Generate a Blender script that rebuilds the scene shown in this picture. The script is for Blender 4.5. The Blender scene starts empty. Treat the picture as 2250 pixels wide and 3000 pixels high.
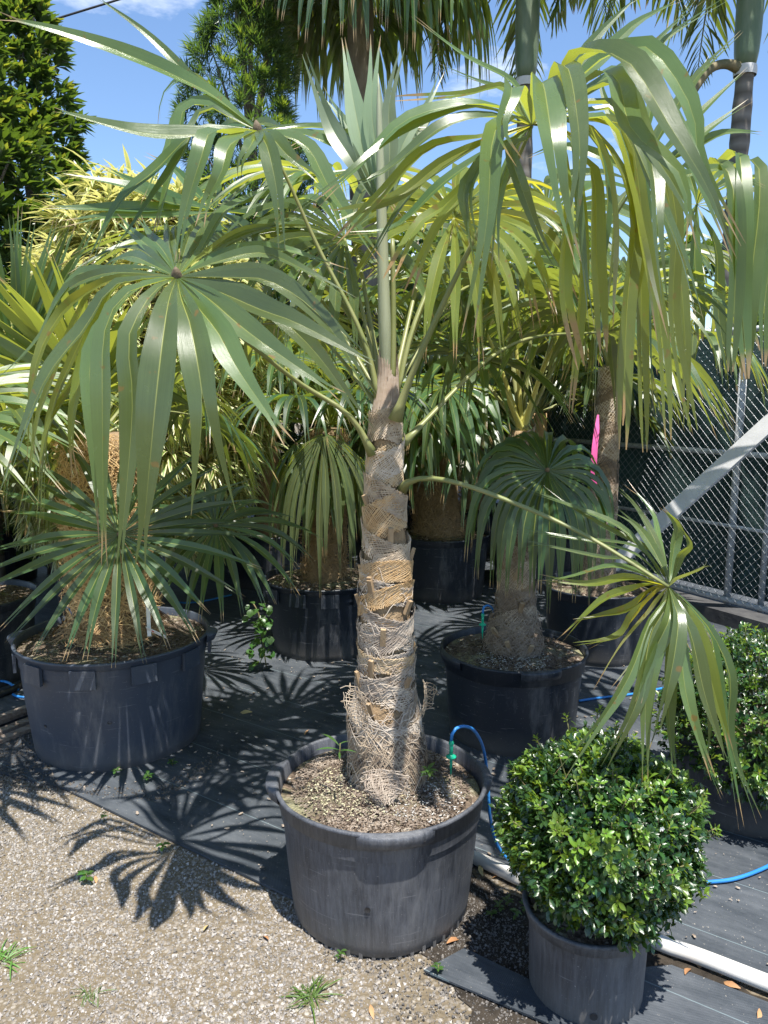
import bpy, math, random
import numpy as np
from mathutils import Vector
R = math.radians
rnd = random.Random(7)
rng = np.random.default_rng(11)
sc = bpy.context.scene
COL = sc.collection

# ------------------------------------------------------------------ camera
H, PITCH, F = 1.6, R(9.0), 2254.0          # eye height, tilt down, focal length in photo pixels (2250 x 3000)
cam_d = bpy.data.cameras.new('camera'); cam = bpy.data.objects.new('camera', cam_d); COL.objects.link(cam)
cam_d.sensor_fit = 'VERTICAL'; cam_d.sensor_height = 24.0; cam_d.lens = 24.0 * F / 3000.0
cam_d.clip_start = .05; cam_d.clip_end = 2000
cam.location = (0, 0, H); cam.rotation_euler = (R(90) - PITCH, 0, 0)
sc.camera = cam

# ------------------------------------------------------------------ sky, sun, exposure
SUN = Vector((.12, -.30, 1.0)).normalized()
el = math.asin(SUN.z); az = math.atan2(SUN.x, SUN.y)
w = bpy.data.worlds.new('World'); sc.world = w; w.use_nodes = True
nt = w.node_tree; nt.nodes.clear()
wo = nt.nodes.new('ShaderNodeOutputWorld'); bg = nt.nodes.new('ShaderNodeBackground'); bg.inputs[1].default_value = .115
sky = nt.nodes.new('ShaderNodeTexSky'); sky.sky_type = 'NISHITA'; sky.sun_disc = False
sky.sun_elevation = el; sky.sun_rotation = az; sky.air_density = 1.0; sky.dust_density = .1; sky.ozone_density = 5.0
# small fair weather clouds, spread over the whole dome
tc = nt.nodes.new('ShaderNodeTexCoord')
mp = nt.nodes.new('ShaderNodeMapping'); mp.inputs['Scale'].default_value = (1, 1, 2.6); mp.inputs['Location'].default_value = (.3, 1.7, .35)
nz = nt.nodes.new('ShaderNodeTexNoise'); nz.inputs['Scale'].default_value = 3.1; nz.inputs['Detail'].default_value = 7; nz.inputs['Roughness'].default_value = .58
cr = nt.nodes.new('ShaderNodeValToRGB'); cr.color_ramp.elements[0].position = .56; cr.color_ramp.elements[1].position = .72
mx = nt.nodes.new('ShaderNodeMix'); mx.data_type = 'RGBA'; mx.inputs['B'].default_value = (7.2, 7.5, 8.0, 1)
nt.links.new(tc.outputs['Generated'], mp.inputs[0]); nt.links.new(mp.outputs[0], nz.inputs['Vector']); nt.links.new(nz.outputs['Fac'], cr.inputs[0])
nt.links.new(cr.outputs[0], mx.inputs['Factor']); nt.links.new(sky.outputs[0], mx.inputs['A'])
nt.links.new(mx.outputs['Result'], bg.inputs[0]); nt.links.new(bg.outputs[0], wo.inputs[0])
sd = bpy.data.lights.new('sun', 'SUN'); sd.energy = 5.0; sd.angle = R(.53); sd.color = (1, .955, .88)
so = bpy.data.objects.new('sun', sd); COL.objects.link(so); so.rotation_euler = SUN.to_track_quat('Z', 'Y').to_euler(); so.location = (0, 0, 30)
sc.view_settings.view_transform = 'Standard'; sc.view_settings.look = 'None'; sc.view_settings.gamma = 1; sc.view_settings.use_curve_mapping = False
sc.view_settings.exposure = .98
sc.cycles.max_bounces = 7; sc.cycles.transmission_bounces = 5; sc.cycles.diffuse_bounces = 4; sc.cycles.glossy_bounces = 3; sc.cycles.caustics_reflective = False
sc.cycles.use_denoising = True

# ------------------------------------------------------------------ helpers
def P(sx, sy, d):
    """point seen at photo pixel (sx, sy) standing d metres in front of the eye"""
    u = (sx - 1125) / F; v = (1500 - sy) / F
    dy = math.cos(PITCH) + v * math.sin(PITCH); dz = -math.sin(PITCH) + v * math.cos(PITCH)
    t = d / dy
    return np.array([u * t, d, H + dz * t])
def G(sx, sy, z=0.0):
    """point at height z seen at photo pixel"""
    u = (sx - 1125) / F; v = (1500 - sy) / F
    dy = math.cos(PITCH) + v * math.sin(PITCH); dz = -math.sin(PITCH) + v * math.cos(PITCH)
    t = (z - H) / dz
    return np.array([u * t, dy * t, z])
K = 2250 / 1659.0
def PD(x, y, d): return P(x * K, y * K, d)
def GD(x, y, z=0.0): return G(x * K, y * K, z)
class View:
    def __init__(s, ox, oy, k): s.ox, s.oy, s.k = ox, oy, k
    def __call__(s, x, y, d): return P(s.ox + x * s.k, s.oy + y * s.k, d)

def nrm(v): return v / (np.linalg.norm(v) + 1e-12)
def A3(*a): return np.array(a, float)

class MB:
    def __init__(s): s.v = []; s.f = []; s.uv = []; s.m = []; s.n = 0
    def add(s, v, f, uv=None, m=0):
        v = np.asarray(v, float); s.v.append(v); n = s.n
        s.f.extend([tuple(i + n for i in q) for q in f])
        s.uv.append(np.zeros((len(v), 2)) if uv is None else np.asarray(uv, float))
        s.m.extend([m] * len(f)); s.n += len(v); return s
    def box(s, c, size, rz=0, ax=None, m=0):
        x, y, z = [a / 2 for a in size]
        v = np.array([[sx * x, sy * y, sz * z] for sz in (-1, 1) for sy in (-1, 1) for sx in (-1, 1)])
        if ax is not None: v = v @ np.array(ax)
        else:
            cz, s_ = math.cos(rz), math.sin(rz); v = v @ np.array([[cz, s_, 0], [-s_, cz, 0], [0, 0, 1]])
        return s.add(v + np.asarray(c), [(0, 2, 3, 1), (4, 5, 7, 6), (0, 1, 5, 4), (2, 6, 7, 3), (0, 4, 6, 2), (1, 3, 7, 5)], m=m)
    def tube(s, pts, r, k=6, flat=1.0, up=None, cap=True, m=0):
        pts = np.asarray(pts, float); n = len(pts)
        r = np.full(n, r) if np.isscalar(r) else np.asarray(r, float)
        T = np.gradient(pts, axis=0); T /= np.linalg.norm(T, axis=1)[:, None] + 1e-12
        a = np.array([0, 0, 1.0]) if up is None else np.asarray(up, float)
        if abs(T[0] @ a) > .95: a = np.array([1.0, 0, 0])
        U = nrm(np.cross(T[0], a)); V = []; 
        ang = np.arange(k) * 2 * math.pi / k
        for i in range(n):
            U = nrm(U - T[i] * (U @ T[i])); Wv = np.cross(T[i], U)
            V.append(pts[i] + r[i] * (np.cos(ang)[:, None] * U + flat * np.sin(ang)[:, None] * Wv))
        f = []
        for i in range(n - 1):
            for j in range(k):
                j2 = (j + 1) % k; f.append((i * k + j, (i + 1) * k + j, (i + 1) * k + j2, i * k + j2))
        if cap: f.append(tuple(range(k))); f.append(tuple(reversed([(n - 1) * k + j for j in range(k)])))
        vv = np.concatenate(V); uv = np.stack([np.tile(ang / 6.2832, n), np.repeat(np.linspace(0, 1, n), k)], 1)
        return s.add(vv, f, uv, m)
    def lathe(s, prof, seg=48, c=(0, 0, 0), fn=None, m=0, close=False):
        a = np.arange(seg) * 2 * math.pi / seg; V = []
        for r, z in prof:
            rr = np.full(seg, r) if fn is None else fn(a, r, z)
            V.append(np.stack([c[0] + rr * np.cos(a), c[1] + rr * np.sin(a), np.full(seg, c[2] + z)], 1))
        f = []
        for i in range(len(prof) - 1):
            for j in range(seg):
                j2 = (j + 1) % seg; f.append((i * seg + j, i * seg + j2, (i + 1) * seg + j2, (i + 1) * seg + j))
        if close: f.append(tuple((len(prof) - 1) * seg + j for j in range(seg)))
        n = len(prof); uv = np.stack([np.tile(a / 6.2832, n), np.repeat(np.linspace(0, 1, n), seg)], 1)
        return s.add(np.concatenate(V), f, uv, m)

def fast_mesh(name, v, f, uv=None, smooth=True, mats=(), mi=None):
    """f: array (n,4) or (n,3) or list of tuples"""
    me = bpy.data.meshes.new(name)
    v = np.asarray(v, np.float32)
    if isinstance(f, np.ndarray):
        n, k = f.shape; li = f.ravel().astype(np.int32); ls = (np.arange(n) * k).astype(np.int32)
    else:
        n = len(f); ln = np.array([len(q) for q in f], np.int32); li = np.fromiter((i for q in f for i in q), np.int32); ls = (np.cumsum(ln) - ln).astype(np.int32)
    me.vertices.add(len(v)); me.vertices.foreach_set('co', v.ravel())
    me.loops.add(len(li)); me.loops.foreach_set('vertex_index', li)
    me.polygons.add(n); me.polygons.foreach_set('loop_start', ls)
    for m in mats: me.materials.append(m)
    me.polygons.foreach_set('use_smooth', np.full(n, smooth))
    if mi is not None: me.polygons.foreach_set('material_index', np.asarray(mi, np.int32))
    if uv is not None:
        l = me.uv_layers.new(name='UVMap'); l.data.foreach_set('uv', np.asarray(uv, np.float32)[li].ravel())
    me.update(calc_edges=True)
    return me

def tag(o, label=None, cat=None, group=None, kind=None):
    if label: o['label'] = label
    if cat: o['category'] = cat
    if group: o['group'] = group
    if kind: o['kind'] = kind
    return o
def empty(name, loc, label, cat, group=None):
    o = bpy.data.objects.new(name, None); COL.objects.link(o); o.location = loc; o.empty_display_size = .1
    return tag(o, label, cat, group)
def root_of(o):
    while o.parent: o = o.parent
    return o
def obj(name, me, parent=None):
    o = bpy.data.objects.new(name, me); COL.objects.link(o)
    if parent: o.parent = parent
    return o
def build(mb, name, mat, parent=None, smooth=True, loc=None):
    """mb is in world coordinates; the object sits at its thing's base (or at loc)"""
    if parent is not None: base = np.array(root_of(parent).location)
    else: base = np.zeros(3) if loc is None else np.asarray(loc, float)
    mats = mat if isinstance(mat, (list, tuple)) else [mat]
    me = fast_mesh(name, np.concatenate(mb.v) - base, mb.f, np.concatenate(mb.uv), smooth, mats, mb.m if len(mats) > 1 else None)
    o = obj(name, me, parent)
    if parent is None: o.location = base
    return o
def copy_tree(o, parent=None):
    c = o.copy(); COL.objects.link(c); c.parent = parent
    for ch in [x for x in o.children]: copy_tree(ch, c)
    return c
def crom(pts, n):
    """Catmull-Rom through pts, n+1 samples evenly by length"""
    p = np.asarray(pts, float)
    if len(p) == 2:
        t = np.linspace(0, 1, n + 1)[:, None]; return p[0] * (1 - t) + p[1] * t
    e = np.vstack([2 * p[0] - p[1], p, 2 * p[-1] - p[-2]]); out = []
    for i in range(1, len(e) - 2):
        t = np.linspace(0, 1, 12, endpoint=False)[:, None]; a, b, c, d = e[i - 1], e[i], e[i + 1], e[i + 2]
        out.append(.5 * (2 * b + (c - a) * t + (2 * a - 5 * b + 4 * c - d) * t ** 2 + (3 * b - a - 3 * c + d) * t ** 3))
    out = np.vstack(out + [p[-1:]]); L = np.r_[0, np.cumsum(np.linalg.norm(np.diff(out, axis=0), axis=1))]
    s = np.linspace(0, L[-1], n + 1)
    return np.stack([np.interp(s, L, out[:, k]) for k in range(3)], 1)
def scatter(tv, tf, tuv, Rm, pos, scl):
    """copies of a template: Rm (n,3,3) rows = local x, y, z axes"""
    n = len(pos); k = len(tv); scl = np.asarray(scl, float)
    s3 = scl[:, None, None] if scl.ndim == 1 else scl[:, None, :]
    v = np.einsum('nki,nij->nkj', tv[None] * s3, Rm) + pos[:, None, :]
    f = (tf[None] + (np.arange(n) * k)[:, None, None]).reshape(-1, tf.shape[1])
    return v.reshape(-1, 3), f, np.tile(tuv, (n, 1))
def axes_from(y, roll=None, up=(0, 0, 1)):
    """rows x,y,z with y given (n,3); z as near 'up' as possible, then rolled"""
    y = y / (np.linalg.norm(y, axis=1)[:, None] + 1e-9); u = np.broadcast_to(np.asarray(up, float), y.shape)
    x = np.cross(y, u); bad = np.linalg.norm(x, axis=1) < 1e-3; x[bad] = (1, 0, 0); x /= np.linalg.norm(x, axis=1)[:, None]
    z = np.cross(x, y)
    if roll is not None:
        c, s = np.cos(roll)[:, None], np.sin(roll)[:, None]; x, z = c * x + s * z, -s * x + c * z
    return np.stack([x, y, z], 1)
def rand_dirs(n):
    d = rng.normal(size=(n, 3)); return d / np.linalg.norm(d, axis=1)[:, None]
def leaf_template(wid, fold=.25, curl=.25, peak=.55, rows=4):
    """unit length leaf along y, width wid, V fold, tip curling down"""
    t = np.linspace(0, 1, rows + 1); prof = np.interp(t, [0, .15, peak, .85, 1], [.12, .5, 1, .6, .04]) * wid / 2
    v = []; uv = []
    for ti, wi in zip(t, prof):
        z = -curl * ti * ti; y = ti * (1 - .2 * curl * ti)
        v += [(-wi, y, z + fold * wi), (0, y, z), (wi, y, z + fold * wi)]; uv += [(0, ti), (.5, ti), (1, ti)]
    f = []
    for i in range(rows):
        a = i * 3; f += [(a, a + 1, a + 4, a + 3), (a + 1, a + 2, a + 5, a + 4)]
    return np.array(v), np.array(f), np.array(uv)

# ------------------------------------------------------------------ materials
def new_mat(name):
    m = bpy.data.materials.new(name); m.use_nodes = True; t = m.node_tree; t.nodes.clear()
    o = t.nodes.new('ShaderNodeOutputMaterial'); b = t.nodes.new('ShaderNodeBsdfPrincipled'); t.links.new(b.outputs[0], o.inputs[0])
    return m, t, b, o
def N(t, kind, **kw):
    n = t.nodes.new(kind)
    for k, v in kw.items():
        if k in n.inputs: n.inputs[k].default_value = v
        else: setattr(n, k, v)
    return n
def L(t, a, b): t.links.new(a, b)
def mixc(t, fac, a, b, mode='MIX'):
    n = t.nodes.new('ShaderNodeMix'); n.data_type = 'RGBA'; n.blend_type = mode
    for sock, val in ((n.inputs['Factor'], fac), (n.inputs['A'], a), (n.inputs['B'], b)):
        if isinstance(val, (int, float)): sock.default_value = val
        elif isinstance(val, tuple): sock.default_value = (*val, 1) if len(val) == 3 else val
        else: t.links.new(val, sock)
    return n.outputs['Result']
def math_n(t, op, a, b=None, clamp=False):
    n = t.nodes.new('ShaderNodeMath'); n.operation = op; n.use_clamp = clamp
    for i, val in enumerate((a, b)):
        if val is None: continue
        if isinstance(val, (int, float)): n.inputs[i].default_value = val
        else: t.links.new(val, n.inputs[i])
    return n.outputs[0]
def ramp(t, fac, stops):
    n = t.nodes.new('ShaderNodeValToRGB'); e = n.color_ramp.elements
    while len(e) < len(stops): e.new(.5)
    for el_, (p, c) in zip(e, stops):
        el_.position = p; el_.color = (c, c, c, 1) if isinstance(c, (int, float)) else (*c, 1)
    t.links.new(fac, n.inputs[0]); return n.outputs[0]
def noise(t, scale, detail=4, rough=.55, vec=None, mapscale=None, coord='Object'):
    n = N(t, 'ShaderNodeTexNoise', Scale=scale, Detail=detail, Roughness=rough)
    if vec is None:
        c = t.nodes.new('ShaderNodeTexCoord'); vec = c.outputs[coord]
    if mapscale:
        m = t.nodes.new('ShaderNodeMapping'); m.inputs['Scale'].default_value = mapscale; t.links.new(vec, m.inputs[0]); vec = m.outputs[0]
    t.links.new(vec, n.inputs['Vector']); return n.outputs['Fac']
def bump(t, b, h, strength=.4, dist=.01):
    n = N(t, 'ShaderNodeBump', Strength=strength, Distance=dist); t.links.new(h, n.inputs['Height']); t.links.new(n.outputs[0], b.inputs['Normal'])

def leaf_mat(name, top, under, trans, rib=(.36, .38, .08), rough=.36, tmix=.36, tip=(.36, .25, .12), tipv=.955, spots=.0, ribw=.025, edge=None, vary=.10):
    m, t, b, o = new_mat(name)
    uv = t.nodes.new('ShaderNodeTexCoord').outputs['UV']; sp = t.nodes.new('ShaderNodeSeparateXYZ'); L(t, uv, sp.inputs[0])
    u = math_n(t, 'ABSOLUTE', math_n(t, 'SUBTRACT', sp.outputs[0], .5)); v = sp.outputs[1]
    oi = t.nodes.new('ShaderNodeObjectInfo').outputs['Random']
    geo = t.nodes.new('ShaderNodeNewGeometry'); back = geo.outputs['Backfacing']
    col = mixc(t, back, top, under)
    # long fine veins and blotches
    n1 = noise(t, 3.0, 4, .7, vec=uv, mapscale=(30, 1.0, 1)); n2 = noise(t, 9, 3)
    val = math_n(t, 'ADD', math_n(t, 'MULTIPLY', oi, .55), math_n(t, 'ADD', math_n(t, 'MULTIPLY', n1, .65), math_n(t, 'MULTIPLY', n2, .4)))
    hs = N(t, 'ShaderNodeHueSaturation'); L(t, col, hs.inputs['Color']); L(t, math_n(t, 'ADD', val, .20), hs.inputs['Value'])
    L(t, math_n(t, 'ADD', .485, math_n(t, 'MULTIPLY', oi, .03)), hs.inputs['Hue'])
    col = hs.outputs[0]
    ribf = math_n(t, 'MULTIPLY', math_n(t, 'LESS_THAN', u, ribw), math_n(t, 'SUBTRACT', 1.0, math_n(t, 'MULTIPLY', v, .75)))
    col = mixc(t, ribf, col, rib)
    if edge: col = mixc(t, math_n(t, 'GREATER_THAN', u, .5 - edge[1]), col, edge[0])
    tn = math_n(t, 'ADD', v, math_n(t, 'MULTIPLY', math_n(t, 'SUBTRACT', math_n(t, 'ADD', noise(t, 6, 2), oi), 1.0), vary))
    tipf = ramp(t, tn, [(tipv - .03, 0), (tipv + .012, 1)])
    col = mixc(t, tipf, col, tip)
    if spots:
        sn = noise(t, 30, 2, .5); sf = ramp(t, sn, [(.70 - spots, 0), (.74 - spots, 1)]); col = mixc(t, sf, col, (.16, .10, .03))
    L(t, col, b.inputs['Base Color'])
    L(t, math_n(t, 'ADD', rough - .08, math_n(t, 'MULTIPLY', n2, .2)), b.inputs['Roughness'])
    b.inputs['Specular IOR Level'].default_value = .8
    bump(t, b, n1, .13, .004)
    tr = t.nodes.new('ShaderNodeBsdfTranslucent'); tcol = mixc(t, tipf, trans, tip)
    hs2 = N(t, 'ShaderNodeHueSaturation'); L(t, tcol, hs2.inputs['Color']); L(t, math_n(t, 'ADD', val, .45), hs2.inputs['Value']); L(t, hs2.outputs[0], tr.inputs[0])
    ms = t.nodes.new('ShaderNodeMixShader'); ms.inputs[0].default_value = tmix
    L(t, b.outputs[0], ms.inputs[1]); L(t, tr.outputs[0], ms.inputs[2]); L(t, ms.outputs[0], o.inputs[0])
    return m
def plain(name, c1, c2, scale=8, rough=.6, bstr=.3, bscale=None, mapscale=None, spec=.4, detail=5, dist=.01, coord='Object'):
    m, t, b, o = new_mat(name)
    f = noise(t, scale, detail, .6, mapscale=mapscale, coord=coord); L(t, mixc(t, ramp(t, f, [(.3, 0), (.7, 1)]), c1, c2), b.inputs['Base Color'])
    b.inputs['Roughness'].default_value = rough; b.inputs['Specular IOR Level'].default_value = spec
    if bstr: bump(t, b, noise(t, bscale or scale * 3, 5, .65, mapscale=mapscale, coord=coord), bstr, dist)
    return m

LF_MAIN = leaf_mat('silver_palm_leaf', (.084, .130, .048), (.29, .29, .21), (.40, .45, .04), rough=.235, tmix=.30, spots=.006, vary=.16, rib=(.34, .36, .10), ribw=.018, tipv=.972)
LF_PALE = leaf_mat('pale_young_palm_leaf', (.20, .26, .16), (.32, .35, .26), (.36, .44, .14), rough=.36, tmix=.30, rib=(.36, .40, .2), ribw=.018, tipv=.985)
LF_LIMP = leaf_mat('limp_palm_leaf', (.085, .115, .045), (.20, .20, .12), (.34, .38, .04), rough=.4, tmix=.30, ribw=.02)
LF_OLD = leaf_mat('old_palm_leaf', (.13, .18, .035), (.25, .24, .12), (.60, .54, .03), rough=.36, tmix=.46, tipv=.925, tip=(.42, .27, .12), spots=.05, vary=.20)
LF_YEL = leaf_mat('backlit_palm_leaf', (.075, .130, .035), (.20, .22, .12), (.40, .43, .045), rough=.36, tmix=.38)
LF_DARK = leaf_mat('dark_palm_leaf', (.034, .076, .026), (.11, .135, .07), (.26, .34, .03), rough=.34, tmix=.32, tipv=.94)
LF_MID = leaf_mat('green_palm_leaf', (.055, .108, .035), (.19, .20, .14), (.32, .37, .04), rough=.33, tmix=.34)
PETIOLE = plain('petiole_green', (.15, .18, .055), (.24, .24, .10), 14, .42, .1, mapscale=(1, 1, .2))
PETIOLE_Y = plain('petiole_yellow', (.40, .38, .08), (.52, .48, .16), 14, .42, .1, mapscale=(1, 1, .2))
HASTULA = plain('hastula_brown', (.10, .07, .045), (.20, .15, .09), 60, .7, .3)

def pot_mat(name, c1, c2, rough=.5, streak=True):
    m, t, b, o = new_mat(name)
    a = noise(t, 85, 5, .75, mapscale=(1, 1, .07)); c = noise(t, 5, 5, .6); d = noise(t, 140, 2, .5)
    f = math_n(t, 'ADD', math_n(t, 'MULTIPLY', a, .75 if streak else .25), math_n(t, 'MULTIPLY', c, .7))
    col = mixc(t, ramp(t, f, [(.55, 0), (.95, 1)]), c1, c2)
    sp = t.nodes.new('ShaderNodeSeparateXYZ'); L(t, t.nodes.new('ShaderNodeTexCoord').outputs['Object'], sp.inputs[0])
    dust = math_n(t, 'MULTIPLY', ramp(t, math_n(t, 'ADD', sp.outputs[2], math_n(t, 'MULTIPLY', c, .14)), [(.05, 1), (.20, 0)]), .55)
    col = mixc(t, dust, col, (.16, .145, .125))
    col = mixc(t, ramp(t, noise(t, 220, 1, .5), [(.74, 0), (.78, .7)]), col, (.32, .31, .30))
    st = noise(t, 9, 6, .75, mapscale=(1, 1, .25)); col = mixc(t, math_n(t, 'MULTIPLY', ramp(t, st, [(.52, 0), (.66, 1)]), .35), col, (.19, .19, .192))
    sc2 = noise(t, 55, 3, .6, mapscale=(.12, .12, 2.2)); col = mixc(t, math_n(t, 'MULTIPLY', ramp(t, sc2, [(.66, 0), (.70, 1)]), .4), col, (.24, .24, .25))
    L(t, col, b.inputs['Base Color'])
    L(t, math_n(t, 'ADD', rough - .12, math_n(t, 'MULTIPLY', c, .3)), b.inputs['Roughness'])
    b.inputs['Specular IOR Level'].default_value = .5
    bump(t, b, a if streak else c, .6 if streak else .15, .005)
    return m
POT_GREY = pot_mat('dusty_black_plastic', (.030, .034, .043), (.115, .122, .140))
POT_SMOOTH = pot_mat('smooth_grey_black_plastic', (.046, .058, .082), (.092, .108, .138), .42, False)
POT_BLACK = pot_mat('black_plastic', (.012, .017, .026), (.030, .038, .052), .42, False)
POT_SMALL = pot_mat('scuffed_black_plastic', (.036, .039, .046), (.125, .130, .142), .48)
RIM_DARK = pot_mat('rim_plastic', (.058, .061, .070), (.150, .153, .163), .36, False)

def soil_mat(name, dark, mid, light):
    m, t, b, o = new_mat(name)
    v = t.nodes.new('ShaderNodeTexVoronoi'); v.inputs['Scale'].default_value = 90; v.feature = 'F1'
    L(t, t.nodes.new('ShaderNodeTexCoord').outputs['Object'], v.inputs['Vector'])
    sc_ = t.nodes.new('ShaderNodeSeparateColor'); L(t, v.outputs['Color'], sc_.inputs[0])
    col = ramp(t, sc_.outputs[0], [(0, dark), (.5, mid), (.88, mid), (1, light)])
    moss = ramp(t, noise(t, 7, 5, .65), [(.50, 0), (.62, 1)]); col = mixc(t, math_n(t, 'MULTIPLY', moss, .75), col, (.27, .27, .16))
    L(t, col, b.inputs['Base Color']); b.inputs['Roughness'].default_value = .9; b.inputs['Specular IOR Level'].default_value = .2
    bump(t, b, math_n(t, 'ADD', v.outputs['Distance'], noise(t, 40, 5, .7)), .9, .012)
    return m
SOIL = soil_mat('potting_soil', (.05, .037, .028), (.16, .12, .088), (.45, .40, .33))

def ground_mat():
    m, t, b, o = new_mat('gravel_and_dirt')
    co = t.nodes.new('ShaderNodeTexCoord').outputs['Object']
    v = N(t, 'ShaderNodeTexVoronoi', Scale=75.0); L(t, co, v.inputs['Vector'])
    s_ = t.nodes.new('ShaderNodeSeparateColor'); L(t, v.outputs['Color'], s_.inputs[0])
    pc = ramp(t, s_.outputs[0], [(0, (.11, .10, .085)), (.35, (.22, .195, .165)), (.75, (.32, .29, .26)), (1, (.50, .47, .42))])
    dirt = mixc(t, noise(t, 12, 6, .7, vec=co), (.10, .08, .052), (.21, .17, .115))
    big = noise(t, 1.3, 6, .66, vec=co)
    f = math_n(t, 'MULTIPLY', ramp(t, big, [(.36, 1), (.60, .25)]), ramp(t, v.outputs['Distance'], [(.35, 1), (.6, 0)]))
    col = mixc(t, f, dirt, pc)
    L(t, col, b.inputs['Base Color']); b.inputs['Roughness'].default_value = .92; b.inputs['Specular IOR Level'].default_value = .2
    h = math_n(t, 'SUBTRACT', noise(t, 30, 5, .7, vec=co), math_n(t, 'MULTIPLY', v.outputs['Distance'], .7))
    bump(t, b, h, .8, .012)
    return m
GROUND = ground_mat()
def fabric_mat(ang):
    m, t, b, o = new_mat('woven_landscape_fabric')
    co = t.nodes.new('ShaderNodeTexCoord').outputs['Object']
    mpn = t.nodes.new('ShaderNodeMapping'); mpn.inputs['Rotation'].default_value = (0, 0, -ang); L(t, co, mpn.inputs[0])
    sp = t.nodes.new('ShaderNodeSeparateXYZ'); L(t, mpn.outputs[0], sp.inputs[0])
    wx = math_n(t, 'SINE', math_n(t, 'MULTIPLY', sp.outputs[0], 900.0)); wy = math_n(t, 'SINE', math_n(t, 'MULTIPLY', sp.outputs[1], 900.0))
    weave = math_n(t, 'MULTIPLY', wx, wy)
    dust = noise(t, 2.2, 7, .68, vec=co); fine = noise(t, 9, 5, .7, vec=mpn.outputs[0], mapscale=(.6, 3, 1))
    f = math_n(t, 'ADD', math_n(t, 'MULTIPLY', dust, .7), math_n(t, 'MULTIPLY', fine, .4))
    col = mixc(t, ramp(t, f, [(.42, 0), (.72, 1)]), (.020, .027, .036), (.092, .102, .115))
    # coloured marker thread woven in every 30 cm
    ph = math_n(t, 'PINGPONG', math_n(t, 'ADD', sp.outputs[1], 40.06), .15)
    col = mixc(t, math_n(t, 'MULTIPLY', math_n(t, 'LESS_THAN', ph, .0018), .45), col, (.22, .29, .31))
    speck = ramp(t, noise(t, 130, 2, .5, vec=co), [(.70, 0), (.74, 1)]); col = mixc(t, math_n(t, 'MULTIPLY', speck, .8), col, (.36, .33, .28))
    L(t, col, b.inputs['Base Color']); b.inputs['Roughness'].default_value = .62; b.inputs['Specular IOR Level'].default_value = .35
    wr = noise(t, 3.5, 3, .5, vec=mpn.outputs[0], mapscale=(.35, 1.6, 1)); bump(t, b, math_n(t, 'ADD', math_n(t, 'ADD', math_n(t, 'MULTIPLY', weave, .12), fine), math_n(t, 'MULTIPLY', wr, 5.0)), .45, .007)
    return m
DSOIL = plain('dark_damp_soil', (.018, .015, .012), (.058, .047, .036), 22, .9, .9, 60, dist=.012, spec=.2)
WOOD = plain('weathered_board', (.30, .26, .22), (.16, .11, .08), 9, .85, .4, mapscale=(1, 8, 8))
STUB = plain('cut_leaf_stalk', (.42, .31, .19), (.24, .16, .09), 25, .8, .4, mapscale=(1, 1, .15))
CORE = plain('trunk_core', (.20, .14, .085), (.40, .285, .17), 26, .95, .8, 90, spec=.1)
def fibre_mat(name, a, bb, c):
    m, t, b, o = new_mat(name)
    f = noise(t, 11, 4, .6); g = noise(t, 70, 2, .6)
    oi = t.nodes.new('ShaderNodeObjectInfo').outputs['Random']
    k = math_n(t, 'ADD', math_n(t, 'ADD', math_n(t, 'MULTIPLY', f, .8), math_n(t, 'MULTIPLY', g, .5)), math_n(t, 'MULTIPLY', math_n(t, 'SUBTRACT', oi, .5), .35))
    L(t, ramp(t, k, [(.40, a), (.62, bb), (.88, c)]), b.inputs['Base Color']); b.inputs['Roughness'].default_value = .8; b.inputs['Specular IOR Level'].default_value = .25
    return m
FIB = fibre_mat('woven_sheath_fibre', (.30, .23, .17), (.48, .38, .27), (.58, .50, .41))
FIB_GOLD = fibre_mat('golden_sheath_fibre', (.36, .22, .10), (.52, .34, .17), (.55, .43, .28))
FIB_GREY = fibre_mat('grey_sheath_fibre', (.27, .215, .17), (.43, .36, .29), (.56, .49, .41))
FIB_DARK = fibre_mat('dark_sheath_fibre', (.10, .075, .055), (.24, .18, .13), (.36, .29, .22))
HAIR = fibre_mat('golden_palm_hair', (.38, .23, .10), (.62, .41, .19), (.70, .52, .29))
HAIR_DARK = fibre_mat('brown_palm_hair', (.16, .10, .05), (.28, .18, .09), (.40, .27, .14))
PVC = plain('white_pvc', (.74, .73, .70), (.55, .52, .47), 5, .38, .05, mapscale=(1, 1, 1), spec=.5)
BLUE = plain('blue_tubing', (.02, .16, .46), (.04, .24, .58), 6, .35, 0)
BLACKT = plain('black_tubing', (.015, .015, .017), (.04, .04, .042), 6, .4, 0)
GREENP = plain('green_plastic', (.01, .36, .20), (.015, .42, .24), 6, .35, 0)
GALV = plain('galvanised_steel', (.24, .26, .28), (.36, .38, .40), 18, .42, .1, spec=.6)
for n_ in GALV.node_tree.nodes:
    if n_.type == 'BSDF_PRINCIPLED': n_.inputs['Metallic'].default_value = .55
GALV_PALE = plain('weathered_galvanised_tube', (.46, .48, .50), (.60, .62, .64), 12, .5, .1, spec=.5)
PAINT = plain('pale_grey_painted_board', (.50, .50, .51), (.62, .62, .63), 9, .6, .1)
SCREEN = plain('dark_green_windscreen', (.016, .042, .042), (.05, .10, .095), 5, .75, .5, 40)
BARK = plain('grey_bark', (.12, .095, .07), (.26, .22, .18), 14, .9, .6, mapscale=(1, 1, .3))
PINK = plain('pink_ribbon', (.80, .10, .34), (.88, .16, .42), 6, .4, .1)
WHITE = plain('white_tag_plastic', (.75, .75, .74), (.8, .8, .8), 6, .4, 0)
RED = plain('red_print', (.6, .03, .02), (.65, .05, .03), 6, .5, 0)
CHIP = fibre_mat('bark_chips', (.045, .034, .028), (.14, .105, .08), (.36, .30, .24))
LITTER = plain('dry_leaf', (.28, .13, .06), (.42, .24, .11), 12, .6, .2)

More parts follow.
